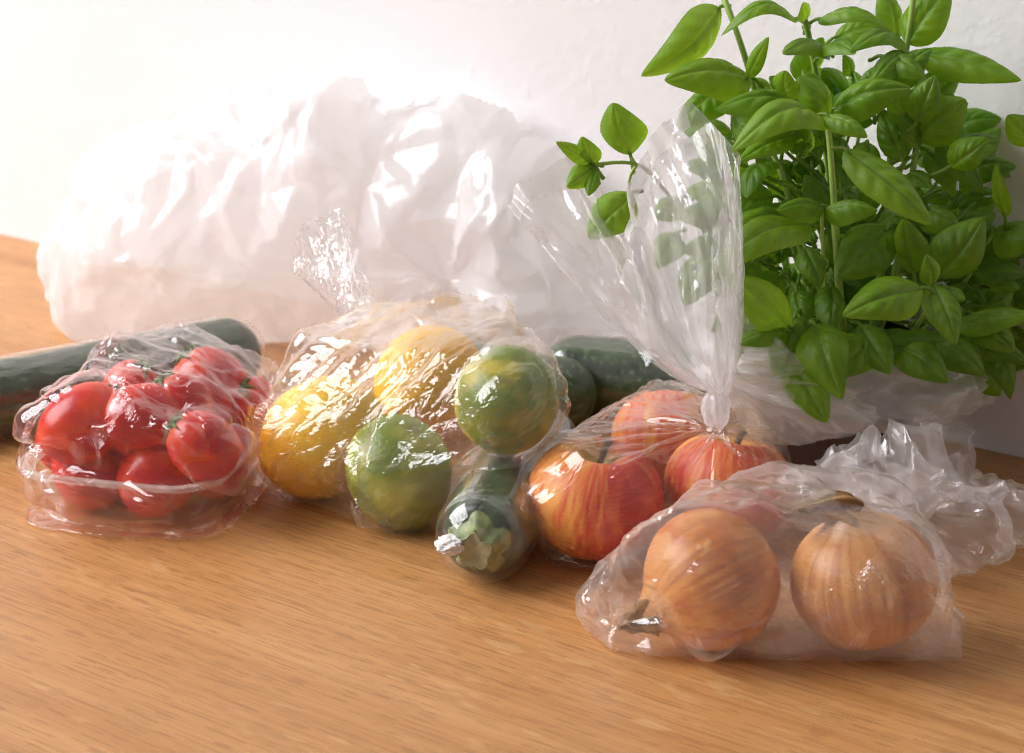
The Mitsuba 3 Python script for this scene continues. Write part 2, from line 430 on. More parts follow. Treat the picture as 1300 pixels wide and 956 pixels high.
        put(nm + '__dried_sap', (pv, fm), 'sap_white', smooth=True)
    SOLIDS[nm] = ('capsule', a + (b - a) / L * R * 0.6, b - (b - a) / L * R * 0.9, R * 1.015)
    return nm


scene['sap_white'] = {'type': 'twosided', 'bsdf': {'type': 'diffuse', 'reflectance': rgb(0.78, 0.76, 0.72)}}
cf0, cf1 = at_z(607, 692, 0.0295), at_z(690, 550, 0.0295)
courgette(cf0, cf1, 0.0295, 4, 'dark green courgette lying under the green citrus fruit, cut stalk to the front', stalk=(0.10, -0.50, -0.34))
courgette(at_z(555, 470, 0.028), at_z(752, 508, 0.028), 0.0275, 8, 'greyish green courgette whose rounded end shows right behind the upper green citrus', tone=0.15)
courgette(at_z(900, 492, 0.03), at_z(690, 470, 0.03), 0.0300, 15, 'dark courgette lying across at the back, under the white bag', tone=0.1)
courgette(at_z(-120, 527, 0.029), at_z(326, 443, 0.027), 0.0285, 21, 'long wrapped courgette at the far left, leaving the picture', tone=0.1)

# tomatoes in the tray
TOM = []


def tomato(u, v, R, z, axis, seed, stretch, label, calyx=True):
    c = at_z(u, v, z)
    p, f = ico(5)
    z0 = p[:, 2].copy(); rho = np.hypot(p[:, 0], p[:, 1])
    q = p * np.array([1, 1, stretch])
    q[:, 2] -= 0.08 * np.exp(-(rho / 0.25) ** 2) * (z0 > 0)
    q *= (1 + 0.035 * (fb(p * 1.4 + seed, 2, seed) - 0.5))[:, None]
    col = lerp((0.50, 0.012, 0.008), (0.62, 0.040, 0.012), sm(0.4, 0.65, fb(p * 1.6 + seed, 3, seed)))
    col = lerp(col, (0.68, 0.22, 0.03), np.exp(-(rho / 0.4) ** 2) * (z0 > 0) * 0.6)
    A = frame(axis)
    t = thing('tomato', label, 'tomato', 'tomatoes in the clear tray')
    put(t + '__flesh', (c + R * q @ A.T, f), 'skin_gloss', smooth=True, color=col)
    if calyx:
        rng = np.random.default_rng(seed)
        Vs, Fs, o = [], [], 0
        for k in range(5):
            a = k * 2 * np.pi / 5 + rng.uniform(-.2, .2)
            d = np.array([np.cos(a), np.sin(a), 0]); l = rng.uniform(0.42, 0.70)
            pts = [np.array([0, 0, stretch - 0.13]), d * 0.3 * l + [0, 0, stretch + 0.02], d * 0.65 * l + [0, 0, stretch + rng.uniform(-.06, .02)], d * l + [0, 0, stretch + rng.uniform(-.24, .0)]]
            V, Ft = tube(c + R * (spline(pts, 8) @ A.T), R * np.array([.04, .06, .065, .06, .05, .038, .025, .01]), 6)
            Vs.append(V); Fs.append(Ft + o); o += len(V)
        V, Ft = tube(c + R * (spline([[0, 0, stretch - .15], [.03, 0, stretch + .02], [.14, .05, stretch + .12]], 6) @ A.T), R * 0.07, 7)
        Vs.append(V); Fs.append(Ft + o)
        put(t + '__calyx', (np.vstack(Vs), np.vstack(Fs)), 'calyx_green', smooth=50)
    SOLIDS[t] = (c, A * (R * np.array([1.02, 1.02, 1.02 * stretch])))
    return t


TL = [
    (116, 597, .0250, .0265, (-.5, .3, .5), 1.10, 'tomato low at the left front of the tray, seen through its wall'),
    (198, 606, .0255, .027, (.35, -.1, .9), 1.08, 'tomato low in the middle front of the tray'),
    (268, 588, .0245, .027, (-.6, .1, .6), 1.0, 'tomato low at the right front of the tray'),
    (305, 548, .0220, .030, (.6, .2, .6), 1.0, 'tomato at the right end of the tray beside the film gathers'),
    (90, 560, .0240, .030, (-.4, 0, .7), 1.0, 'tomato low at the left end of the tray'),
    (190, 562, .0240, .030, (0, 0, 1), 1.0, 'tomato buried in the middle of the heap, hardly seen'), (250, 548, .0240, .030, (0, 0, 1), 1.0, 'tomato buried right of the middle of the heap'), (140, 545, .0230, .030, (0, 0, 1), 1.0, 'tomato buried left of the middle of the heap'),
    (106, 537, .0245, .064, (.75, .25, .45), 1.30, 'big long tomato on top at the left of the tray'),
    (186, 530, .0225, .067, (.9, .35, -.1), 1.45, 'long tomato lying across the middle on top of the tray'),
    (268, 490, .0250, .064, (-.6, .05, .75), 1.15, 'highest tomato at the back right of the tray'),
    (230, 512, .0205, .072, (-.55, -.1, .8), 1.05, 'small tomato on top between the long and the highest one'),
    (170, 498, .0225, .060, (.4, -.1, .9), 1.0, 'tomato at the back of the tray with its green calyx up'),
    (258, 566, .0215, .058, (-.7, -.1, .6), 1.15, 'tomato on top at the right front of the tray'),
    (318, 512, .0190, .052, (-.2, -.5, .8), 1.0, 'small tomato at the back right corner of the tray'),
]
for i, (u, v, R_, z_, ax, st, lab) in enumerate(TL):
    tomato(u, v, R_, z_, ax, 40 + i, st, lab)


def rrect(w, d, r, n=12):
    pts = []
    for cx, cy, a0 in ((w - r, d - r, 0), (-w + r, d - r, 90), (-w + r, -d + r, 180), (w - r, -d + r, 270)):
        for k in range(n + 1):
            a = math.radians(a0 + 90 * k / n)
            pts.append((cx + r * math.cos(a), cy + r * math.sin(a)))
    return np.array(pts)


TRAY_C, TRAY_ROT = np.array([-0.243, 1.209, 0]), math.radians(-14)


def loft(rings, closed=True):
    n, k = len(rings), len(rings[0])
    V = np.vstack(rings)
    i, j = np.meshgrid(np.arange(n - 1), np.arange(k if closed else k - 1), indexing='ij')
    a, b = i * k + j, i * k + (j + 1) % k
    return V, np.stack([a, b, b + k, a + k], -1).reshape(-1, 4)


cr, sr = math.cos(TRAY_ROT), math.sin(TRAY_ROT)


def tray_ring(w, d, r, z):
    q = rrect(w, d, r)
    return np.stack([TRAY_C[0] + q[:, 0] * cr - q[:, 1] * sr, TRAY_C[1] + q[:, 0] * sr + q[:, 1] * cr, np.full(len(q), z)], 1)


tr = thing('tomato_tray', 'clear plastic tray with a rounded rim that holds the tomatoes', 'tray')
rg = [tray_ring(.004, .004, .002, .0016)] + [tray_ring(*x) for x in ((.050, .056, .022, .0015), (.054, .060, .024, .003), (.057, .063, .026, .009), (.0625, .069, .028, .034))]
put(tr + '__shell', loft(rg), 'tray_plastic', smooth=40)
rg = [tray_ring(*x) for x in ((.0627, .0692, .028, .0340), (.0650, .0715, .030, .0345), (.0660, .0725, .030, .0375), (.0690, .0755, .032, .0385), (.0720, .0785, .034, .0378), (.0725, .0790, .034, .0350))]
put(tr + '__rim', loft(rg), 'rim_plastic', smooth=40)
scene['rim_plastic'] = {'type': 'blendbsdf', 'weight': 0.42, 'clear': {'type': 'thindielectric', 'int_ior': 1.6}, 'milky': {'type': 'principledthin', 'base_color': rgb(.9, .9, .9), 'roughness': .2, 'diff_trans': 1.0, 'eta': 1.5}}
# ------------------------------------------------------------------ plastic film: a small cloth solver
from shapely.geometry import Polygon, Point
from shapely import contains_xy
from scipy.interpolate import LinearNDInterpolator


def relax(V, Fc, rest=1.0, solids=(), pins=None, iters=120, passes=3, grav=0.00004, press=0.0, bend=0.12, damp=0.90, floor=0.0009, seed=0, jitter=0.0006, wall=True, clear=0.0005, rest_fn=None, targets=None):
    """edge-length (and weak bending) constraints, gravity, an inward pull PRESS, and contact with the solids, table and wall"""
    V = np.array(V, float); Fc = np.asarray(Fc)
    rng = np.random.default_rng(seed)
    n = len(V)
    e = np.sort(np.vstack([Fc[:, [0, 1]], Fc[:, [1, 2]], Fc[:, [2, 0]]]), axis=1)
    opp = np.concatenate([Fc[:, 2], Fc[:, 0], Fc[:, 1]])
    E, inv, cnt = np.unique(e, axis=0, return_inverse=True, return_counts=True)
    o = np.argsort(inv.ravel(), kind='stable'); st = np.concatenate([[0], np.cumsum(cnt)])[:-1]
    two = cnt == 2
    B = np.stack([opp[o[st[two]]], opp[o[st[two] + 1]]], 1)
    L = np.linalg.norm(V[E[:, 0]] - V[E[:, 1]], axis=1)
    LB = np.linalg.norm(V[B[:, 0]] - V[B[:, 1]], axis=1)
    if rest_fn is not None:
        L = L * rest_fn((V[E[:, 0]] + V[E[:, 1]]) / 2, unit(V[E[:, 1]] - V[E[:, 0]]))
        LB = LB * rest_fn((V[B[:, 0]] + V[B[:, 1]]) / 2, unit(V[B[:, 1]] - V[B[:, 0]]))
    L, LB = L * rest, LB * rest
    A = np.vstack([E, B]); R0 = np.concatenate([L, LB]); K = np.concatenate([np.ones(len(E)), np.full(len(B), bend)])
    m = len(A); r = np.arange(m)
    S = sp.csr_matrix((np.concatenate([np.ones(m), -np.ones(m)]), (np.concatenate([A[:, 0], A[:, 1]]), np.concatenate([r, r]))), shape=(n, m))
    val = np.bincount(A.ravel(), weights=np.repeat(K, 2), minlength=n)
    w = (1.5 / np.maximum(val, 1e-9))[:, None]
    free = np.ones((n, 1))
    if pins is not None:
        free[pins] = 0
        P0 = V[pins].copy()
    w = w * free
    V += rng.normal(0, jitter, V.shape) * free
    X = V.copy()
    for it in range(iters):
        vel = (V - X) * damp
        X = V.copy()
        V = V + np.clip(vel, -0.002, 0.002) * free
        V[:, 2:3] -= grav * free
        if pins is not None and targets is not None:
            V[pins] = P0 + (targets - P0) * min(1.0, (it + 1) / (0.6 * iters))
        if press:
            fn = np.cross(V[Fc[:, 1]] - V[Fc[:, 0]], V[Fc[:, 2]] - V[Fc[:, 0]])
            vn = np.zeros_like(V)
            for k in range(3):
                for c in range(3):
                    vn[:, c] += np.bincount(Fc[:, k], weights=fn[:, c], minlength=n)
            V -= press * unit(vn) * free
        for _ in range(passes):
            d = V[A[:, 0]] - V[A[:, 1]]
            l = np.linalg.norm(d, axis=1)
            V = V - w * (S @ (d * (0.5 * K * (l - R0) / np.maximum(l, 1e-9))[:, None]))
        for s in solids:
            if isinstance(s[0], str) and s[0] == 'tray':
                q = V - TRAY_C
                qx, qy = (q[:, 0] * cr + q[:, 1] * sr) / 0.074, (-q[:, 0] * sr + q[:, 1] * cr) / 0.081
                sc = 0.80 + 0.20 * np.clip(V[:, 2] / 0.037, 0, 1)
                l = (qx ** 4 + qy ** 4) ** 0.25 / sc
                k = (l < 1) & (l > 0.6) & (V[:, 2] < 0.039)
                V[k, :2] = TRAY_C[:2] + q[k, :2] / l[k][:, None]
            elif isinstance(s[0], str):
                _, a, b, rr = s
                ab = b - a
                t = np.clip(((V - a) @ ab) / (ab @ ab), 0, 1)
                c = a + t[:, None] * ab
                d = V - c; l = np.linalg.norm(d, axis=1)
                k = l < rr + clear
                V[k] = c[k] + d[k] / np.maximum(l[k], 1e-9)[:, None] * (rr + clear)
            else:
                c, M = s[:2]
                near = np.abs(V - c).max(1) < 0.12
                y = (V[near] - c) @ np.linalg.inv(M).T
                l = np.linalg.norm(y, axis=1)
                g = 1 + clear / np.linalg.norm(M[:, 0])
                k = l < g
                idx = np.nonzero(near)[0][k]
                V[idx] = c + (y[k] / np.maximum(l[k], 1e-9)[:, None] * g) @ M.T
        V[:, 2] = np.maximum(V[:, 2], floor)
        if wall:
            dw = (V - W0) @ WALL_N
            V += np.maximum(0.002 - dw, 0)[:, None] * WALL_N
    return V


def surf_pts(s, n=2):
    p = ico(n)[0]
    if isinstance(s[0], str):
        return np.vstack([s[1] + p * s[3], s[2] + p * s[3]])
    return s[0] + p @ np.asarray(s[1]).T


def hull_bag(solids, extra, sub=5, grow=1.02, centre=None):
    """a closed film: the convex hull of solids and extra points, as a fine star-shaped mesh"""
    P = np.vstack([surf_pts(s, 3) for s in solids] + [np.asarray(extra, float).reshape(-1, 3)])
    h = ConvexHull(P)
    c = np.mean(P[h.vertices], 0) if centre is None else np.asarray(centre)
    N, D = h.equations[:, :3], h.equations[:, 3]
    p, f = ico(sub)
    # even out the spacing of an oblong hull: stretch directions along the hull's own axes
    ext = P[h.vertices] - c
    U, sv, Wt = np.linalg.svd(ext, full_matrices=False)
    sv = sv / sv.max()
    d = unit(p @ (np.diag(sv ** 0.8) @ Wt))
    if np.linalg.det(np.diag(sv) @ Wt) < 0:
        f = f[:, ::-1]
    t = np.full(len(d), 1e9)
    h0 = -(N @ c + D)
    for a in range(0, len(d), 4000):
        q = d[a:a + 4000] @ N.T
        t[a:a + 4000] = np.where(q > 1e-9, h0 / np.maximum(q, 1e-9), 1e9).min(1)
    V = c + d * t[:, None] * grow
    V[:, 2] = np.maximum(V[:, 2], 0.0009)
    return V, f


def facets(n, spacing, size, seed, octaves=2):
    """piecewise flat crumple heights over a plane: random heights at random points, joined by flat triangles with sharp creases"""
    rng = np.random.default_rng(seed)
    fs = []
    for o in range(octaves):
        s = spacing / 2 ** o
        k = int((size / s) ** 2)
        pts = rng.uniform(-size / 2 - s, size / 2 + s, (k, 2))
        fs.append((LinearNDInterpolator(pts, rng.normal(0, 1, k) * 0.5 ** o, fill_value=0.0), 1))
    return lambda q: sum(f(q) for f, _ in fs)


def pillow(outline, origin, ex, ez, en, thick, step, seed=0, front=1.0, back=1.0, power=0.5, edge=None):
    """a closed bag: OUTLINE (metres in the plane origin + s ex + t ez) filled with points, puffed to both sides along en"""
    rng = np.random.default_rng(seed)
    poly = Polygon(outline).buffer(0)
    L = poly.exterior.length
    nb = int(L / step)
    bd = np.array([poly.exterior.interpolate(i * L / nb).coords[0] for i in range(nb)])
    x0, y0, x1, y1 = poly.bounds
    gx, gy = np.meshgrid(np.arange(x0, x1, step), np.arange(y0, y1, step * 0.87))
    gx[1::2] += step / 2
    g = np.stack([gx.ravel(), gy.ravel()], 1) + rng.uniform(-.22, .22, (gx.size, 2)) * step
    inner = poly.buffer(-step * 0.6)
    g = g[contains_xy(inner, g[:, 0], g[:, 1])]
    q = np.vstack([bd, g])
    tri = Delaunay(q).simplices
    cen = q[tri].mean(1)
    tri = tri[contains_xy(poly, cen[:, 0], cen[:, 1])]
    a = np.cross(q[tri[:, 1]] - q[tri[:, 0]], q[tri[:, 2]] - q[tri[:, 0]])
    tri[a < 0] = tri[a < 0][:, ::-1]
    from scipy.spatial import cKDTree
    fine = np.array([poly.exterior.interpolate(i * L / (nb * 4)).coords[0] for i in range(nb * 4)])
    d = cKDTree(fine).query(q)[0]
    d[:nb] = 0
    dm = d.max()
    puff = thick * (1 - (1 - d / dm) ** 2) ** power
    n = len(q)
    base = origin + q[:, :1] * ex + q[:, 1:2] * ez
    Vf = base + (puff * front)[:, None] * en
    Vb = base - (puff * back)[:, None] * en
    back_id = np.concatenate([np.arange(nb), np.arange(nb, n) + n - nb])
    V = np.vstack([Vf, Vb[nb:]])
    nrm = np.dot(np.cross(ex, ez), en)
    Ff = tri if nrm > 0 else tri[:, ::-1]
    Fb = back_id[tri][:, ::-1] if nrm > 0 else back_id[tri]
    return V, np.vstack([Ff, Fb]), q, np.concatenate([np.arange(n), np.arange(nb, n)]), nb


def smooth_film(V, Fc, n=1):
    for _ in range(n):
        V, Fc = trimesh.remesh.subdivide_loop(np.asarray(V), np.asarray(Fc), iterations=1)
    return V, Fc


def film_put(key, V, Fc, bsdf, sub=1):
    V, Fc = smooth_film(V, Fc, sub) if sub else (V, Fc)
    V[:, 2] = np.maximum(V[:, 2], 0.0007)
    put(key, (V, Fc), bsdf, smooth=True)


def S_of(*names):
    return [SOLIDS[n] for n in names]



def pin_at(V, pts, rad=0.006, pull=1.0, centre=None):
    """vertices near each point, and where they are pulled to (away from CENTRE by the factor PULL)"""
    ids, tg = [], []
    for p in pts:
        d = np.linalg.norm(V - p, axis=1)
        k = np.nonzero(d < d.min() + rad)[0]
        off = np.asarray(p) - V[d.argmin()]
        for i in k:
            ids.append(i); t = V[i] + off
            tg.append(t if centre is None else centre + (t - centre) * pull)
    ids, first = np.unique(ids, return_index=True)
    return ids, np.array(tg)[first]


def tri_wave(x):
    return 2 * np.abs(2 * (x - np.floor(x + 0.5))) - 1


def facets_strip(q, spacing, seed):
    sh = q.shape[:-1]; p = q.reshape(-1, 2)
    rng = np.random.default_rng(seed)
    lo, hi = p.min(0) - 2 * spacing, p.max(0) + 2 * spacing
    k = int(np.prod((hi - lo) / spacing)) + 6
    return LinearNDInterpolator(rng.uniform(lo, hi, (k, 2)), rng.normal(0, 1, k), fill_value=0.0)(p).reshape(sh)


def fan(K, edge, n_a=120, n_r=70, pleat=0.004, gap=0.006, seed=0, k_rad=0.006, bulge=0.0, freq=(9, 23), closed=True, spread=1.0):
    """the gathered mouth of a bag: pleats run from the knot K to the mouth EDGE (3D points, left to right); two layers joined at the sides"""
    rng = np.random.default_rng(seed)
    E = np.asarray(edge, float)
    s = np.concatenate([[0], np.cumsum(np.linalg.norm(np.diff(E, axis=0), axis=1))]); s /= s[-1]
    a = np.linspace(0, 1, n_a)
    Ea = np.stack([np.interp(a, s, E[:, k]) for k in range(3)], 1)
    en = unit(np.cross(E[-1] - K, E[0] - K))
    if en[1] > 0: en = -en
    side = unit(E[-1] - E[0])
    out = []
    for layer in (0, 1):
        Ka = K + side * (a - 0.5)[:, None] * 2 * k_rad + en * (np.sqrt(np.clip(1 - (2 * a - 1) ** 2, 0, 1)) * k_rad * (1 if layer == 0 else -1))[:, None]
        r = np.linspace(0, 1, n_r) ** 0.9
        mid = unit(E.mean(0) - K); D = Ea - Ka
        al = (D @ mid)[:, None] * mid
        P = Ka[:, None] + al[:, None] * r[None, :, None] + (D - al)[:, None] * (r ** spread)[None, :, None]
        ph = rng.uniform(0, 1, 4)
        aw = a[:, None] + 0.02 * np.sin(6 * r[None] + 9 * a[:, None] + ph[3] * 6)
        d = pleat * (tri_wave(aw * freq[0] + ph[0] + 0.5 * nz(np.stack([aw * 4, 0 * aw + r * 2, 0 * aw + seed], -1), seed)) + 0.55 * tri_wave(aw * freq[1] + ph[1]) + 0.3 * tri_wave(aw * freq[1] * 2.3 + ph[2])) * (0.25 + 0.75 * np.sin(np.pi * np.clip(r, 0, 0.72) / 1.2))
        fq = np.stack([aw * .26 + layer * 3, 0 * aw + r * .045], -1)
        d = d * .45 + pleat * (facets_strip(fq, .020, seed * 7 + layer) * .9 + facets_strip(fq, .008, seed * 7 + 3 + layer) * .60) * (0.2 + 0.8 * r)
        d = d * (0.6 + 0.8 * nz(np.stack([aw * 7 + layer * 9, 0 * aw + r * 3, 0 * aw], -1), seed + 3))
        open_ = np.sqrt(np.clip(1 - (2 * a - 1) ** 2, 0, 1))[:, None] * (gap * r)[None]
        P = P + en * ((d + (open_ if layer == 0 else -open_)) + bulge * np.sin(np.pi * r)[None] ** 1)[..., None]
        out.append(P)
    G = np.concatenate([out[0], out[1][::-1]], 0)                # closed around
    n = len(G)
    V = G.reshape(-1, 3)
    i, j = np.meshgrid(np.arange(n if closed else n - 1), np.arange(n_r - 1), indexing='ij')
    q0, q1 = i * n_r + j, ((i + 1) % n) * n_r + j
    alt = ((i + j) % 2).ravel().astype(bool)
    Q = np.stack([q0, q1, q1 + 1, q0 + 1], -1).reshape(-1, 4)
    Ft = np.vstack([Q[~alt][:, [0, 1, 2]], Q[~alt][:, [0, 2, 3]], Q[alt][:, [0, 1, 3]], Q[alt][:, [1, 2, 3]]])
    root = np.nonzero(np.arange(len(V)) % n_r == 0)[0]
    mouth = np.nonzero(np.arange(len(V)) % n_r == n_r - 1)[0]
    return V, Ft, root, mouth


def ridge(n, k=2.0):
    return (1 - np.abs(2 * n - 1)) ** k


def facets3(P, spacing, seed):
    """piecewise flat heights in space: random heights at random points, joined linearly, so that every crease is sharp"""
    rng = np.random.default_rng(seed)
    lo, hi = P.min(0) - spacing * 1.5, P.max(0) + spacing * 1.5
    k = int(np.prod((hi - lo) / spacing)) + 8
    return LinearNDInterpolator(rng.uniform(lo, hi, (k, 3)), rng.normal(0, 1, k), fill_value=0.0)(P)


def creased(V, Fc, amp, wl, along=None, centre=None, stretch=4.0, seed=0, mask=None, free=0.5):
    """folds as the film's rest shape: flat facets drawn out along the direction ALONG, or radially from CENTRE, plus free crumple. amp: slope of the facets"""
    N = np.array(trimesh.Trimesh(V, Fc, process=False).vertex_normals)
    h = 0
    if centre is not None:
        r = V - centre; l = np.linalg.norm(r, axis=1, keepdims=True)
        Q = r / l * .055 + 0 * r
        Q = Q + unit(centre * 0 + [0, 0, 1.]) * l / stretch
    else:
        d = unit(np.asarray(along, float)); t = V @ d
        Q = V - np.outer(t, d) * (1 - 1 / stretch)
    for o, (s, a) in enumerate(((1.0, .8), (0.5, .9), (0.25, .7))):
        h = h + a * wl * s * facets3(Q, wl * s * 1.25, seed * 10 + o) * (.3 + 1.4 * nz(V * 35, seed + o))
        if free:
            h = h + free * a * wl * s * facets3(V, wl * s * 1.6, seed * 10 + 5 + o) * (.2 + 1.6 * sm(.3, .7, nz(V * 30 + 5, seed + o)))
    h = h * amp * (.25 + .75 * sm(.001, .022, V[:, 2]))
    if mask is not None:
        h = h * mask
    return V + N * h[:, None]


def crinkle(V, Fc, amp, wl, along=None, centre=None, stretch=3.0, seed=0):
    m = trimesh.Trimesh(V, Fc, process=False).subdivide()
    V, Fc = np.array(m.vertices), np.array(m.faces)
    W = creased(V, Fc, amp, wl, along, centre, stretch, seed, free=.25)
    N = np.array(trimesh.Trimesh(V, Fc, process=False).vertex_normals)
    h = ((W - V) * N).sum(1)
    h = h - np.percentile(h, 4)
    return V + N * np.maximum(h, 0)[:, None], Fc


def aniso(direction, along=1.0, across=1.12):
    d = unit(direction)

    def fn(mid, e):
        k = np.abs(e @ d)
        return across + (along - across) * k ** 2
    return fn


# the bag of onions -----------------------------------------------------------
bag = thing('onion_bag', 'frosted thin plastic bag around two onions with a crumpled tail to the right', 'plastic bag')
on = S_of('onion', 'onion_001')
ext = [at_z(746, 797, .003), at_z(800, 825, .002), at_z(930, 834, .0015), at_z(1100, 836, .0015), at_z(1219, 833, .003), at_y(800, 680, .955), at_y(884, 617, .985), at_y(980, 628, 1.0), at_y(1060, 628, 1.02), at_z(1195, 750, .01),
       at_y(1190, 705, 1.0), at_y(1000, 612, 1.07), at_y(1110, 600, 1.08), at_z(780, 740, .003), at_y(1130, 650, 1.03), at_z(1180, 700, .002), at_y(850, 645, .96), at_y(1078, 640, .985), at_y(1010, 655, .97)]
V, Fc = hull_bag(on, ext, 6)
ids, tg = pin_at(V, [ext[i] for i in (0, 4, 5, 6, 10, 11, 12, 1, 2, 3)], .005)
V = creased(V, Fc, .13, .030, along=(1, .1, .3), stretch=3.5, seed=1, free=.7)
ids, tg = pin_at(V, [ext[i] for i in (0, 1, 4, 5, 6, 10, 15)], .003)
V = relax(V, Fc, 1.0, on, pins=ids, targets=tg, iters=12, grav=0, press=0, bend=0.2, seed=1, jitter=.0003)
V, Fc = crinkle(V, Fc, .080, .013, along=(.6, .1, -.7), seed=71)
film_put(bag + '__body', V, Fc, 'film_hazy', 0)
ext = [at_y(985, 612, 1.06), at_y(1005, 598, 1.07), at_y(1112, 548, 1.10), at_y(1185, 540, 1.12), at_y(1252, 590, 1.10), at_y(1277, 612, 1.09), at_z(1287, 688, .004), at_z(1240, 715, .003), at_z(1195, 735, .003), at_y(1110, 650, 1.03), at_z(1050, 640, .01), at_z(1230, 620, .003)]
V, Fc = hull_bag([], ext, 6, grow=1.0)
c0 = V.mean(0)
V = c0 + (V - c0) * (1 + 0.22 * (fb((V - c0) * 45, 3, 4) - 0.5))[:, None]
ids, tg = pin_at(V, [ext[i] for i in (0, 1, 2, 3, 4, 5, 6, 7)], .003)
V = creased(V, Fc, .46, .034, along=(.6, -.2, .7), stretch=2.6, seed=2, free=.9)
ids, tg = pin_at(V, [ext[i] for i in (1, 2, 3, 5, 6, 7)], .003)
V = relax(V, Fc, 1.0, [], pins=ids, targets=tg, iters=10, grav=0, press=0, bend=0.2, seed=2, jitter=.0003)
film_put(bag + '__tail', V, Fc, 'film_tail', 0)

# the bag of apples -----------------------------------------------------------
bag = thing('apple_bag', 'clear knotted plastic bag around three apples, its open mouth flaring up from a white knot', 'plastic bag')
ap = S_of('apple', 'apple_001', 'apple_002')
K = at_y(908, 540, 1.105)
ring = [K + .030 * np.array([math.cos(a), math.sin(a), 0]) + [0, 0, -.004] for a in np.arange(24) * math.pi / 12]
ext = [at_y(985, 600, 1.11), at_z(700, 715, .003), at_z(800, 728, .003)]
V, Fc = hull_bag(ap, ring + ext, 6, grow=1.015)
V = creased(V, Fc, .14, .024, centre=K, stretch=5, seed=3, free=.5)
kd = np.hypot(*(V - K)[:, :2].T)
ids = np.nonzero((kd < .029) & (V[:, 2] > K[2] - .02))[0]
dv = V[ids] - K
tg = K + np.stack([dv[:, 0] * .22, dv[:, 1] * .22, 0.004 - 0.25 * kd[ids]], 1)


def knot_rest(mid, e):
    r = mid - K
    rad = unit(r * [1, 1, .4])
    tang = 1 - np.abs((e * rad).sum(1))
    return 1.0 + 0.16 * tang * np.exp(-np.linalg.norm(r, axis=1) / .09)


V = relax(V, Fc, 1.0, ap, pins=ids, targets=tg, iters=45, grav=0, press=0.000006, bend=0.12, seed=3, rest_fn=knot_rest, jitter=.0003)
V, Fc = crinkle(V, Fc, .080, .013, along=(.7, .1, .5), stretch=4, seed=73)
film_put(bag + '__body', V, Fc, 'film_clear', 0)
kp, kf = ico(5)
ka = np.arctan2(kp[:, 1], kp[:, 0])
kr = 1 + .10 * np.sin(ka * 7 + 2.5 * kp[:, 2]) * np.sqrt(1 - np.clip(kp[:, 2], -1, 1) ** 2) + .35 * (fb(kp * 2.2, 3, 6) - .5)
film_put(bag + '__knot', K + [0, 0, .010] + kp * kr[:, None] * np.array([.0085, .0085, .0125]), kf, 'film_dense', 0)
K2 = K + [0, 0, .021]
edge = [at_y(646, 262, 1.20), at_y(652, 240, 1.21), at_y(690, 222, 1.23), at_y(733, 200, 1.24), at_y(745, 250, 1.22), at_y(764, 320, 1.195), at_y(772, 385, 1.165), at_y(800, 395, 1.15), at_y(803, 300, 1.165), at_y(806, 245, 1.17), at_y(830, 190, 1.18), at_y(862, 165, 1.18), at_y(890, 142, 1.18),
        at_y(912, 165, 1.17), at_y(932, 188, 1.16), at_y(926, 240, 1.15), at_y(915, 300, 1.14), at_y(912, 380, 1.13)]
V, Fc, root, mouth = fan(K2, edge, 190, 110, .0078, .018, 5, .0065, bulge=.0, freq=(5, 13), spread=.62)
ids = np.concatenate([root, mouth[::6]])
V = relax(V, Fc, 1.0, [], pins=ids, iters=8, grav=0, bend=.10, seed=4, jitter=.0002, floor=-1)
film_put(bag + '__mouth', V, Fc, 'film_mouth', 0)
# the folded hem along the two lobes of the mouth
ia, ir = np.arange(len(V)) // 110, np.arange(len(V)) % 110
aa = np.where(ia < 190, ia / 189, (379 - ia) / 189)
hemv = (ir > 98) & ((aa < .26) | ((aa > .52) & (aa < .72)))
hf = Fc[hemv[Fc].all(1)]
use = np.unique(hf)
idx = np.zeros(len(V), int); idx[use] = np.arange(len(use))
film_put(bag + '__hem', V[use] + unit(np.cross(edge[-1] - K2, edge[0] - K2)) * .0006, idx[hf], 'film_dense', 0)

# the bag of citrus fruit -----------------------------------------------------
bag = thing('citrus_bag', 'glossy clear plastic bag around yellow oranges and green citrus fruit', 'plastic bag')
ci = S_of('orange', 'orange_001', 'green_citrus', 'green_citrus_001')
ct = [SOLIDS['courgette'], SOLIDS['courgette_001']]
ext = [at_y(352, 468, 1.24), at_y(382, 425, 1.25), at_y(465, 387, 1.27), at_y(560, 374, 1.27), at_y(640, 380, 1.22), at_y(690, 425, 1.17), at_z(425, 635, .003), at_z(515, 668, .003), at_z(470, 655, .003), at_y(713, 500, 1.14), at_z(345, 590, .01)]
V, Fc = hull_bag(ci, ext, 6, grow=1.01)
ids, tg = pin_at(V, [ext[i] for i in (1, 2, 3, 4)], .006)
V = creased(V, Fc, .16, .026, along=(.8, .3, .5), stretch=6, seed=7, free=.35)
V = relax(V, Fc, 1.0, ci + ct, iters=4, grav=0, press=0.000004, bend=0.12, seed=7, jitter=.0002)
V, Fc = crinkle(V, Fc, .062, .018, along=(.8, .3, .5), stretch=5, seed=77)
film_put(bag + '__body', V, Fc, 'film_citrus', 0)
K3 = at_y(452, 398, 1.275)
edge = [at_y(372, 345, 1.30), at_y(374, 310, 1.31), at_y(392, 290, 1.32), at_y(425, 279, 1.32), at_y(440, 290, 1.32), at_y(432, 330, 1.31), at_y(470, 360, 1.30)]
V, Fc, root, mouth = fan(K3, edge, 80, 50, .0035, .012, 8, .012, freq=(4, 11))
V = relax(V, Fc, 1.0, [], pins=np.concatenate([root, mouth[::8]]), iters=8, grav=0, bend=.12, seed=9, jitter=.0007, floor=-1)
film_put(bag + '__mouth', V, Fc, 'film_soft', 1)

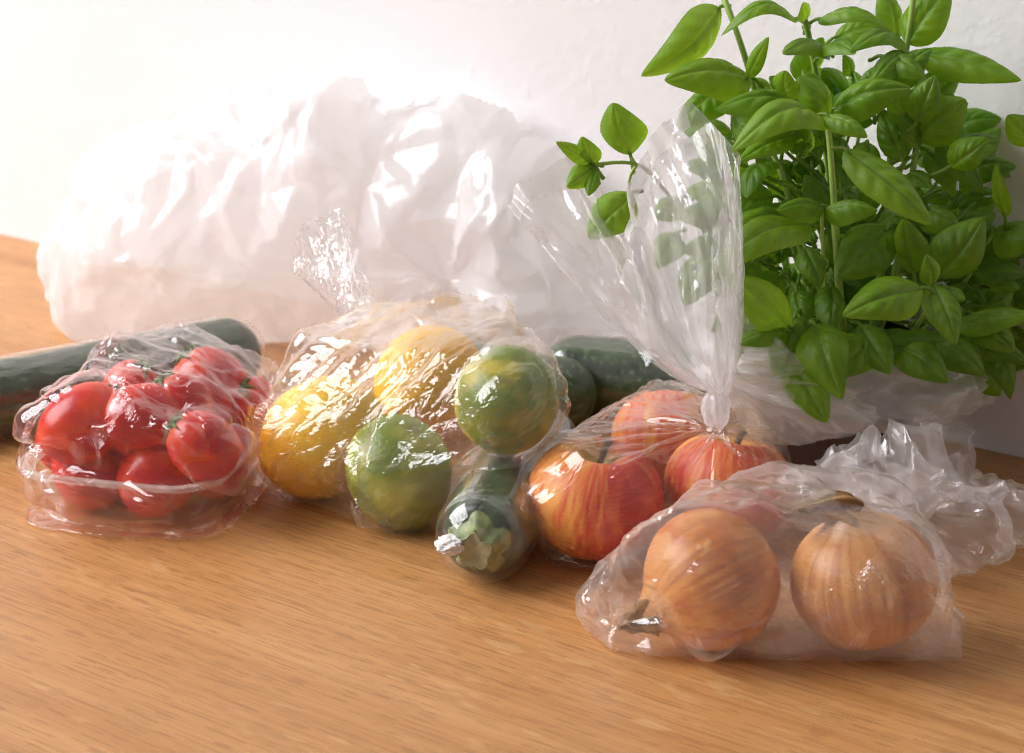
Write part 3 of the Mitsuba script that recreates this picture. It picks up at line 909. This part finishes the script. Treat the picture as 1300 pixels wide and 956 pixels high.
# the film around the tomato tray --------------------------------------------
bag = thing('tomato_bag', 'thin clear film wrapped loosely around the tray of tomatoes', 'plastic bag')
tm = [s for n, s in SOLIDS.items() if n.startswith('tomato')]
rim = [p + [0, 0, 0] for p in tray_ring(.0745, .081, .034, .037)[::3]] + [p for p in tray_ring(.060, .066, .03, .0015)[::4]]
ext = [at_y(222, 412, 1.275), at_y(180, 425, 1.26), at_y(300, 440, 1.27), at_y(347, 462, 1.26), at_z(350, 560, .03), at_z(335, 612, .004), at_z(120, 662, .002), at_z(165, 675, .002), at_z(195, 676, .002), at_z(250, 655, .002), at_y(34, 545, 1.20), at_z(42, 600, .006), at_z(75, 640, .002), at_y(352, 500, 1.24), at_y(60, 500, 1.22)]
V, Fc = hull_bag([], rim + ext + [p for s in tm for p in surf_pts(s, 2)], 6, grow=1.008)
V = creased(V, Fc, .17, .030, along=(.75, -.5, -.25), stretch=3, seed=11, free=.8)
ids, tg = pin_at(V, [ext[i] for i in (0, 4, 5, 6, 7, 8, 10, 13)], .003)
V = relax(V, Fc, 1.0, tm + [('tray',)], pins=ids, targets=tg, iters=12, grav=0, press=0, bend=0.12, seed=11, jitter=.0002)
V, Fc = crinkle(V, Fc, .05, .014, along=(.75, -.5, -.25), seed=79)
film_put(bag + '__body', V, Fc, 'film_clear', 0)
K4 = at_z(338, 572, .028)
edge = [at_z(372, 640, .003), at_z(352, 628, .004), at_z(345, 590, .02), at_z(352, 545, .05), at_y(362, 480, 1.24), at_y(350, 455, 1.25)]
V, Fc, root, mouth = fan(K4, edge, 60, 26, .003, .010, 12, .012, freq=(6, 13))
V = relax(V, Fc, 1.0, [], pins=np.concatenate([root, mouth[::9]]), iters=8, grav=0, bend=.12, seed=13, jitter=.0008)
film_put(bag + '__gathered_end', V, Fc, 'film_clear', 1)

# film around the front courgette ---------------------------------------------
bag = thing('courgette_wrap', 'tight clear film around the front courgette and its stalk', 'plastic wrap')
s = SOLIDS['courgette']
ax = unit(s[2] - s[1])
ext = [at_z(556, 700, .014), at_z(575, 716, .006), at_z(605, 724, .003), at_z(636, 716, .006)]
V, Fc = hull_bag([s], ext, 5, grow=1.012)
V = creased(V, Fc, .07, .014, along=ax, stretch=6, seed=15)
V = relax(V, Fc, 1.0, [s], iters=40, grav=.00001, press=0.00002, bend=.12, seed=15, jitter=.0002)
film_put(bag, V, Fc, 'film_clear', 1)
bag = thing('courgette_wrap', 'tight wrinkled film around the dark courgette lying across at the back', 'plastic wrap')
s = SOLIDS['courgette_002']
V, Fc = hull_bag([s], [], 5, grow=1.02)
V = creased(V, Fc, .10, .012, along=(0, .3, 1), stretch=6, seed=16)
V = relax(V, Fc, 1.0, [s], iters=30, grav=.00001, press=0.00002, bend=.12, seed=16, jitter=.0002)
film_put(bag, V, Fc, 'film_clear', 1)
bag = thing('courgette_wrap', 'shrunk clear film around the long courgette at the far left', 'plastic wrap')
s = SOLIDS['courgette_003']
V, Fc = hull_bag([s], [], 5, grow=1.012)
V = creased(V, Fc, .06, .016, along=s[2] - s[1], stretch=6, seed=17)
V = relax(V, Fc, 1.0, [s], iters=14, grav=0, bend=.15, seed=17, jitter=.0002)
film_put(bag, V, Fc, 'film_clear', 1)

# the big white carrier bag -----------------------------------------------------
bag = thing('white_carrier_bag', 'large crumpled white translucent carrier bag standing at the back by the wall', 'plastic bag')
org = at_z(400, 440, 0)
ex = unit(WALL_DIR * -0.55 + np.array([.45, 0.05, 0])); ez = np.array([0, 0, 1.0]); en = unit(np.cross(ex, ez))
if en[1] > 0: en = -en


def on_plane(u, v):
    d = ray(u, v); o = np.array([0, 0, CAM_H])
    t = np.dot(org - o, en) / np.dot(d, en)
    p = o + d * t - org
    return p @ ex, p @ ez


outl = [(32, 335), (40, 310), (75, 268), (95, 245), (92, 222), (110, 200), (150, 175), (210, 150), (262, 128), (275, 115), (340, 108), (400, 112), (430, 104), (480, 112), (520, 118), (580, 128), (630, 150), (660, 180), (700, 190), (725, 230), (740, 290), (770, 340), (785, 400), (790, 440),
        (700, 445), (600, 445), (500, 445), (400, 443), (330, 440), (250, 435), (130, 425), (80, 412), (50, 375)]
pl = [on_plane(*q) for q in outl]
V, Fc, q, qid, nb = pillow(pl, org, ex, ez, en, +.075, .0032, 3, front=1.0, back=0.55)
n_ = len(q)


def crumple(q, seed):
    w = q + .012 * (np.stack([nz(np.c_[q * 16, 0 * q[:, :1]], seed), nz(np.c_[q * 16, 0 * q[:, :1] + 5], seed)], 1) - .5)
    return facets_strip(w * [1, .8], .085, seed) * .017 + facets_strip(w @ np.array([[.8, .6], [-.6, .8]]) * [1, .45], .038, seed + 1) * .0080 + facets_strip(w, .017, seed + 2) * .0024


kn = np.array(on_plane(592, 335)); kr_ = np.linalg.norm(q - kn, axis=1); kang = np.arctan2(q[:, 1] - kn[1], q[:, 0] - kn[0])
h = crumple(q, 21) + .022 * facets_strip(np.stack([kang * .05, np.log(kr_ + .01) * .010], -1), .016, 41) * np.exp(-kr_ / .17) * np.clip(kr_ / .03, 0, 1) - .045 * np.exp(-(kr_ / .035) ** 2)
h2 = crumple(q, 33)
rim_ = np.minimum(1, .35 + np.linalg.norm(V[:n_] - np.vstack([V[:nb], V[n_:]]), axis=1) / .03)
V[:n_] += en * (h * rim_)[:, None]
V[n_:] += en * (h2 * rim_)[nb:][:, None]
V += (facets3(V, .05, 61)[:, None] * ez + facets3(V, .05, 62)[:, None] * ex) * .005 * sm(.0, .05, V[:, 2])[:, None]
V[:, 2] = np.maximum(V[:, 2], .001)
V = relax(V, Fc, 1.0, [SOLIDS['courgette_002'], SOLIDS['courgette_001'], SOLIDS['courgette_003']], iters=2, grav=0, bend=.15, seed=22, jitter=.0001)
film_put(bag, V, Fc, 'film_white', 0)

# the film around the basil pot -------------------------------------------------
POT = np.array([0.226, 1.252, 0])
bag = thing('basil_bag', 'clear plastic bag rolled down in a thick ring around the basil pot', 'plastic bag')
prof = [(.0, .001), (.03, .001), (.050, .0015), (.056, .010), (.061, .030), (.066, .048), (.074, .058), (.086, .060), (.096, .068), (.101, .082), (.100, .100), (.094, .116), (.086, .122), (.080, .115), (.078, .100), (.080, .082), (.086, .070), (.092, .076), (.094, .092), (.090, .108), (.085, .112)]
prof = spline([(a, b, 0) for a, b in prof], 110)[:, :2]
rings = []
for rr, zz in prof:
    zz = zz - .007 * sm(.05, .08, zz)
    a = np.arange(220) * 2 * np.pi / 220
    up = sm(.05, .08, zz)
    rings.append(np.stack([POT[0] + rr * np.cos(a), POT[1] + rr * np.sin(a) * 0.9, zz - up * .14 * rr * np.cos(a) + up * .004 * np.sin(3 * a + 1)], 1))
V, Q = loft(rings[2:])
Fc = np.vstack([Q[:, [0, 1, 2]], Q[:, [0, 2, 3]]])
cen = POT + [0, 0, .085]
am = sm(.045, .065, V[:, 2])
V = V + (creased(V, Fc, .30, .026, along=(0, 0, .01), stretch=1.0, seed=5, free=0) - V) * am[:, None] * .25
tt_ = np.arctan2(V[:, 1] - POT[1], V[:, 0] - POT[0])
q_ = np.stack([tt_ * .035, V[:, 2] * 1.9, np.hypot(V[:, 0] - POT[0], V[:, 1] - POT[1])], 1)
V += unit((V - cen) * [1, 1, .6]) * ((facets3(q_, .022, 51) * .0065 + facets3(q_, .010, 52) * .0036 + facets3(q_, .005, 53) * .0012) * am)[:, None]


def ring_rest(mid, e):
    return 1.0 + 0.04 * np.abs(e[:, 2]) * sm(.05, .06, mid[:, 2])


V = relax(V, Fc, 1.0, [], pins=np.arange(220), iters=6, grav=0, bend=.12, seed=31, jitter=.0003, rest_fn=ring_rest)
k_ = int(np.argmax(prof[2:, 1] > .0575))
low = np.tile(np.arange(len(Q)) // 220, 2) < k_
film_put(bag + '__rolled_band', V, Fc[~low], 'film_basil', 0)
film_put(bag + '__sleeve', V, Fc[low], 'film_clear', 0)

# loose film of the same bag, drawn out towards the knot of the apple bag
K5 = at_y(916, 470, 1.150)
edge = [at_y(905, 372, 1.165), at_y(950, 405, 1.16), at_y(1005, 452, 1.15), at_y(1075, 500, 1.145), at_y(1120, 528, 1.145), at_y(1085, 552, 1.14), at_y(1010, 566, 1.14), at_y(955, 560, 1.14)]
V, Fc, root, mouth = fan(K5, edge, 110, 60, .0075, .010, 41, .012, freq=(5, 12), spread=.75)
V = relax(V, Fc, 1.0, S_of('apple_001'), pins=np.concatenate([root, mouth[::8]]), iters=6, grav=0, bend=.12, seed=43, jitter=.0002)
film_put(bag + '__loose_fold', V, Fc, 'film_mouth', 1)
# ------------------------------------------------------------------ the basil plant
basil = thing('basil_plant', 'potted green basil plant with many glossy cupped leaves on the right', 'plant')
pr = [(.0, .004), (.046, .004), (.048, .006), (.058, .082), (.0605, .083), (.0615, .094), (.0585, .096), (.056, .090)]
V, Q = loft([np.stack([POT[0] + r * np.cos(A_), POT[1] + r * np.sin(A_), 0 * A_ + z], 1) for A_ in [np.arange(64) * np.pi / 32] for r, z in pr])
put(basil + '__pot', (V, Q[:, ::-1]), 'pot_plastic', smooth=40)
p_, f_ = ico(4)
put(basil + '__soil', (POT + [0, 0, .082] + p_ * np.array([.056, .056, .006]) + (nz(p_ * 14)[:, None] - .5) * .006, f_), 'soil_earth', smooth=True)


def wall_y(x):
    return W0[1] - 0.7042 * x


def wp(u, v, dy):
    """photo pixel at a depth of DY centimetres behind the pot's axis, kept off the wall"""
    p = at_y(u, v, POT[1] + dy / 100)
    lim = wall_y(p[0]) - .012
    return at_y(u, v, lim) if p[1] > lim else p


def leaf_mesh(B, T, w, hint, bow, cup, seed, bulge=1.0, twist=0.0):
    rng = np.random.default_rng(seed)
    X = T - B; L = np.linalg.norm(X); X = X / L
    Z = unit(hint - X * np.dot(hint, X)); Y = np.cross(Z, X)
    nu, nv = 34, 21
    u, v = np.meshgrid(np.linspace(0, 1, nu), np.linspace(-1, 1, nv), indexing='ij')
    out = np.sin(np.pi * np.clip(u, 0, 1) ** 0.80) ** 0.72 * (1 - 0.18 * u) + 0.015
    out = out / out.max()
    half = w / 2 * out
    ser = 1 + 0.006 * np.sin(u * 40 + rng.uniform(0, 6)) * (np.abs(v) > .98)
    x = u * L
    y = v * half * ser
    z = bow * L * (np.sin(np.pi * u ** 1.15) - 0.9 * u ** 3) - cup * 1.25 * w * (np.abs(v) ** 2.4) * out
    nv_ = 5.2
    ph = nv_ * (u - 0.30 * np.abs(v) * (w / L) * 1.3) + rng.uniform(0, 1)
    puff = np.abs(np.sin(np.pi * ph)) ** 0.7
    z += bulge * 0.065 * w * puff * np.sin(np.pi * np.clip(np.abs(v), 0, 1)) ** .6 * out
    z -= 0.060 * w * np.exp(-(v / .10) ** 2) * out
    z += 0.05 * w * (fb(np.stack([u * 2.2, v * 1.4, 0 * u + seed * 1.7], -1), 2, seed) - .5)
    ang = twist * (u - .3)
    y, z = y * np.cos(ang) - (z) * np.sin(ang) * .3, z + y * np.sin(ang)
    V = B + x[..., None] * X + y[..., None] * Y + z[..., None] * Z
    V = V.reshape(-1, 3)
    i, j = np.meshgrid(np.arange(nu - 1), np.arange(nv - 1), indexing='ij')
    q = i * nv + j
    Q = np.stack([q, q + nv, q + nv + 1, q + 1], -1).reshape(-1, 4)
    vein = np.maximum(np.exp(-(v / .06) ** 2), 0.6 * np.exp(-(np.abs(np.sin(np.pi * ph)) / .16) ** 2) * (np.abs(v) < .93))
    return V, np.vstack([Q[:, [0, 1, 2]], Q[:, [0, 2, 3]]]), u.ravel(), v.ravel(), vein.ravel()


LEAF_N = [0]


def leaf(B, T, w, hint=(-.25, -.55, .85), bow=.10, cup=.16, tone=.5, twist=0.0, petiole=None, yellow=0.0):
    LEAF_N[0] += 1
    seed = LEAF_N[0]
    B, T = np.asarray(B, float), np.asarray(T, float)
    V, Ft, u, v, vein = leaf_mesh(B, T, w, np.asarray(hint, float), bow, cup, seed, 1.0, twist)
    n = fb(np.stack([u * 5, v * 3, u * 0 + seed], 1), 2, seed)
    uv = np.stack([np.clip(tone + .7 * (n - .5), 0, 1), vein], 1)
    X = unit(T - B)
    if petiole is None:
        petiole = B - X * .010 - np.array([0, 0, .005])
    P = spline([B + X * .004, B - X * .002, (B + petiole) / 2 + [0, 0, .0005], petiole], 7)
    V2, F2 = tube(P, np.linspace(.0011, .0014, 7), 7)
    Vc = np.vstack([V, V2])
    uv = np.vstack([uv, np.tile([1.0, 1.0], (len(V2), 1))])
    put(basil + '__leaf', (Vc, np.vstack([Ft, F2 + len(V)])), 'leaf_skin', smooth=True, uv=uv)


# (base u, v, depth cm) (tip u, v, depth cm) width in photo pixels, and how it is held
UP, CAM, LFT, RGT = np.array([0, 0, 1.]), np.array([0, -1., 0]), np.array([-1., 0, 0]), np.array([1., 0, 0])
LV = [
    ((915, 10, 2), (826, 98, -1), 56, UP * .5 + CAM * .5 - LFT * .8, .12, .14, .75),
    ((955, 100, 0), (852, 92, -4), 64, UP * .7 + CAM * .7, .08, .20, .65),
    ((948, 100, -1), (974, 48, -3), 22, CAM + LFT * .6, .08, .2, .7),
    ((922, 108, 1), (858, 158, -1), 56, CAM * .6 + LFT * .6 + UP * .3, .10, .18, .4),
    ((1012, 25, 0), (922, 24, -2), 34, UP * .9 + CAM * .35, .16, .16, .6),
    ((1038, 25, 0), (1125, 24, -2), 36, UP * .9 + CAM * .4, .12, .16, .6),
    ((1022, 27, 0), (1022, 6, -3), 22, CAM + UP * .3, .05, .2, .7),
    ((1050, 62, 1), (998, 60, -4), 44, UP * .8 + CAM * .5, .14, .2, .5),
    ((1042, 68, 0), (1082, 58, -4), 40, UP * .7 + CAM * .6, .14, .2, .55),
    ((1060, 48, 4), (1125, 32, 4), 40, UP * .6 + CAM * .6, .10, .18, .4),
    ((1150, 55, 0), (1205, -18, 0), 56, CAM * .8 + LFT * .6, .06, .12, .45),
    ((1140, 50, 1), (1122, -22, 2), 44, CAM * .8 + RGT * .5, .06, .12, .55),
    ((1166, 66, -1), (1297, 98, -4), 50, UP * .65 + CAM * .75, .06, .14, .55),
    ((1150, 66, 0), (1088, 48, -4), 44, UP * .7 + CAM * .5 + LFT * .2, .12, .2, .5),
    ((1158, 70, -1), (1108, 98, -5), 40, UP * .7 + CAM * .4, .12, .22, .55),
    ((1118, 72, -2), (1172, 92, -5), 40, UP * .6 + CAM * .8, .1, .2, .5),
    ((1048, 152, -6), (938, 168, -10), 62, UP * .75 + CAM * .55 + LFT * .3, .14, .16, .85),
    ((1036, 140, -3), (914, 126, -5), 58, UP * .8 + CAM * .4 + LFT * .2, .16, .2, .5),
    ((1052, 148, -5), (1020, 100, -6), 46, CAM * .9 + UP * .4, .12, .22, .6),
    ((1056, 140, -4), (1150, 106, -6), 52, UP * .6 + CAM * .8, .12, .18, .55),
    ((1046, 146, -7), (1101, 170, -9), 32, UP * .8 + CAM * .6, .14, .22, .7),
    ((1162, 176, -3), (1222, 128, -5), 62, UP * .5 + CAM * .9, .10, .18, .6),
    ((1160, 172, -3), (1138, 108, -4), 44, CAM * .9 + UP * .4 + LFT * .3, .08, .18, .75),
    ((1166, 116, 0), (1230, 138, -2), 44, UP * .8 + CAM * .5, .14, .22, .4),
    ((1192, 180, -2), (1252, 240, -4), 46, UP * .6 + CAM * .6 + RGT * .4, .16, .16, .35),
    ((1072, 190, -8), (1184, 282, -11), 52, UP * .55 + CAM * .8 + RGT * .1, .12, .12, .9),
    ((1176, 192, -2), (1218, 246, -3), 36, UP * .5 + CAM * .7 + RGT * .4, .1, .16, .45),
    ((996, 258, -4), (914, 316, -6), 58, UP * .6 + CAM * .5 + LFT * .6, .16, .2, .4),
    ((1000, 268, -4), (936, 282, -7), 28, UP * .6 + CAM * .7, .06, .14, .9),
    ((1046, 262, -7), (990, 262, -9), 36, UP * .8 + CAM * .6, .16, .24, .55),
    ((1046, 266, -7), (1112, 262, -9), 38, UP * .8 + CAM * .6, .16, .24, .5),
    ((1030, 286, -7), (906, 334, -11), 58, UP * .75 + CAM * .6 + LFT * .2, .12, .16, .8),
    ((1130, 288, -5), (1066, 350, -8), 66, UP * .5 + CAM * .8, .08, .16, .5),
    ((1160, 348, -6), (1146, 280, -7), 46, CAM * .9 + LFT * .5 + UP * .2, .06, .16, .75),
    ((1190, 352, -6), (1248, 280, -7), 64, CAM * 1 + UP * .3, .08, .14, .55),
    ((1168, 264, -4), (1222, 292, -6), 44, UP * .7 + CAM * .6, .12, .22, .75),
    ((1262, 292, -2), (1318, 300, -5), 60, UP * .6 + CAM * .7, .1, .2, .3),
    ((1315, 185, -2), (1280, 148, -3), 40, CAM * .9 + LFT * .2, .06, .15, .5),
    ((1276, 276, -3), (1262, 210, -4), 26, CAM * .7 + LFT * .7, .10, .16, .6),
    ((1004, 418, -9), (930, 352, -12), 58, CAM * .7 + UP * .5 + LFT * .2, .06, .14, .8),
    ((1034, 412, -9), (1062, 492, -14), 66, CAM * .9 + UP * .45 + LFT * .2, .16, .2, .5),
    ((1002, 446, -10), (1048, 536, -13), 56, CAM * .9 + UP * .3 + LFT * .3, .08, .14, .6),
    ((1004, 424, -9), (944, 428, -11), 38, UP * .7 + CAM * .7, .16, .24, .35),
    ((1172, 366, -9), (1076, 394, -12), 62, UP * .6 + CAM * .85 + LFT * .15, .08, .14, .85),
    ((1184, 360, -8), (1214, 434, -11), 46, CAM * .9 + UP * .5, .10, .14, .7),
    ((1184, 362, -8), (1178, 326, -9), 28, CAM * .9 + UP * .4, .10, .2, .7),
    ((1196, 364, -8), (1226, 380, -9), 26, CAM * .6 + UP * .7, .10, .2, .5),
    ((1210, 412, -6), (1310, 396, -9), 40, UP * .75 + CAM * .6, .10, .16, .45),
    ((1216, 448, -6), (1106, 442, -9), 54, UP * .5 + CAM * .9, .08, .14, .3),
    ((1246, 432, -4), (1290, 502, -6), 44, CAM * .7 + UP * .4 + RGT * .3, .18, .14, .3),
    ((1230, 440, -4), (1300, 452, -7), 40, CAM * .6 + UP * .6, .14, .16, .25),
    ((1055, 360, -6), (1056, 412, -9), 44, CAM * .9 + UP * .3, .12, .22, .3),
    ((1010, 366, -6), (1020, 410, -8), 40, CAM * .8 + UP * .4 + LFT * .4, .12, .22, .4),
    ((1020, 312, -6), (1042, 362, -8), 36, CAM * .8 + UP * .4, .12, .22, .4),
    ((930, 140, 1), (955, 195, -3), 40, CAM * .6 + LFT * .7 + UP * .3, .12, .18, .45),
    ((1010, 170, -3), (940, 200, -6), 36, UP * .7 + CAM * .5, .10, .16, .9),
    ((1110, 290, -3), (1180, 262, -5), 50, UP * .6 + CAM * .6, .12, .16, .35),
    ((1200, 300, -3), (1262, 268, -4), 44, UP * .7 + CAM * .5, .12, .16, .3),
    ((1120, 420, -6), (1180, 470, -9), 50, UP * .5 + CAM * .8, .12, .16, .25),
    ((960, 330, -4), (905, 375, -6), 50, CAM * .5 + LFT * .7 + UP * .4, .12, .18, .3),
    ((1110, 430, -8), (1058, 474, -11), 54, CAM * .8 + UP * .5, .12, .16, .45), ((1140, 440, -8), (1202, 480, -11), 50, CAM * .8 + UP * .5, .12, .16, .35),
    ((1182, 430, -7), (1252, 472, -9), 50, CAM * .8 + UP * .5 + RGT * .2, .12, .16, .3), ((1090, 412, -8), (1130, 472, -11), 48, CAM * .9 + UP * .4, .12, .18, .5),
    ((1010, 400, -8), (984, 474, -11), 44, CAM * .9 + LFT * .4, .12, .18, .35), ((1232, 398, -5), (1288, 444, -8), 46, CAM * .8 + UP * .5, .12, .16, .4),
    ((950, 390, -6), (930, 452, -9), 44, CAM * .9 + LFT * .4, .12, .18, .4),
    # the sprig that leans out to the left, and leaves seen through the film
    ((800, 197, -4), (777, 138, -6), 58, CAM * .9 + LFT * .3 + UP * .2, .10, .20, .6),
    ((803, 246, -4), (748, 300, -6), 54, UP * .5 + CAM * .8, .08, .16, .8),
    ((754, 210, -5), (738, 176, -6), 30, CAM * .9 + LFT * .3, .08, .2, .7),
    ((754, 210, -5), (722, 236, -7), 30, CAM * .9 + UP * .3, .08, .2, .6),
    ((752, 208, -5), (708, 180, -6), 22, CAM * .8 + UP * .5, .08, .2, .6),
    ((756, 212, -5), (748, 246, -7), 22, CAM * .9, .08, .2, .5),
    ((868, 252, 1), (834, 276, -1), 34, CAM * .8 + UP * .4, .10, .18, .5),
    ((862, 296, 1), (832, 338, -1), 40, CAM * .8 + LFT * .3, .10, .18, .45),
    ((900, 320, -1), (868, 385, -3), 50, CAM * .8 + LFT * .4, .10, .18, .4),
]
for (b, t, wpx, hint, bow, cup, tone) in LV:
    B_, T_ = wp(*b), wp(*t)
    leaf(B_, T_, wpx * mpp(B_) * 1.04, hint, bow * (1.1 + .5 * math.sin(b[0] * 7.7)), cup * (1.25 + .35 * math.sin(t[1] * 3.1)), tone, twist=((b[0] * 7 + t[1] * 3) % 7 - 3) * .09)

STEMS = [
    [(1083, 470, 0), (1064, 345, -5), (1057, 230, -6), (1050, 150, -6)], [(1090, 470, 1), (1120, 330, -1), (1135, 160, 0), (1152, 55, 0), (1162, -40, 0)],
    [(1070, 470, 0), (1020, 330, -1), (1002, 255, -3), (978, 190, -3), (962, 170, -3)], [(1075, 470, 2), (1010, 320, 2), (972, 170, 2), (945, 70, 1), (918, -5, 2)],
    [(1085, 470, 3), (1060, 300, 3), (1040, 120, 2), (1022, 26, 0)], [(1095, 470, 0), (1140, 330, -2), (1160, 210, -3), (1172, 120, 0)],
    [(1095, 470, 0), (1160, 420, -5), (1186, 360, -8)], [(1070, 470, 0), (1025, 440, -7), (1002, 422, -9)], [(1080, 470, 0), (1048, 360, -6), (1043, 265, -7)],
    [(1100, 470, 0), (1200, 390, -1), (1262, 290, -2)], [(1100, 470, 0), (1180, 460, -3), (1240, 440, -4)],
    [(1060, 470, 0), (960, 330, 1), (880, 280, 0), (830, 225, -2), (806, 208, -4), (756, 209, -5)], [(808, 210, -4), (800, 225, -4), (800, 246, -4)], [(808, 210, -4), (803, 202, -4), (801, 197, -4)],
]
for k, s_ in enumerate(STEMS):
    P = spline([wp(*q) for q in s_], 30)
    r0 = .0030 if k < 6 else (.0018 if k < 12 else .0011)
    r_ = np.linspace(r0, r0 * .62, 30) * (1 + .18 * np.exp(-((np.arange(30) % 10 - 9) / 1.2) ** 2))
    put(basil + '__stem', tube(P, r_, 10), 'stem_skin', smooth=True)

# the leaves deeper in the crown
rng = np.random.default_rng(77)
crown = Polygon([(912, 250), (938, 140), (1000, 100), (1110, 90), (1190, 120), (1228, 200), (1240, 290), (1290, 340), (1285, 430), (1240, 455), (1100, 468), (1000, 440), (925, 385)])
n_fill = 0
while n_fill < 290:
    u, v = rng.uniform(900, 1300), rng.uniform(80, 470)
    if n_fill > 250:
        u, v = rng.uniform(985, 1090), rng.uniform(250, 420)
    if not crown.contains(Point(u, v)):
        continue
    n_fill += 1
    dy = rng.uniform(-5, 8) if n_fill <= 250 else rng.uniform(2, 9)
    B_ = wp(u, v, dy)
    out = unit(np.array([(u - 1085) / 170, -(0.3 + 0.0 * dy), (330 - v) / 330]) + rng.normal(0, .45, 3))
    L_ = rng.uniform(32, 78) * mpp(B_)
    T_ = B_ + out * L_
    lim = wall_y(T_[0]) - .008
    T_[1] = min(T_[1], lim)
    leaf(B_, T_, L_ * rng.uniform(.55, .75), UP * rng.uniform(.5, .9) + CAM * rng.uniform(.3, .8) + rng.normal(0, .25, 3), rng.uniform(.08, .18), rng.uniform(.14, .24), rng.uniform(.05, .7), rng.uniform(-.3, .3),
         petiole=B_ * .6 + np.array([POT[0], POT[1] + .01, max(B_[2] - .05, .10)]) * .4 if rng.random() < .5 else None)
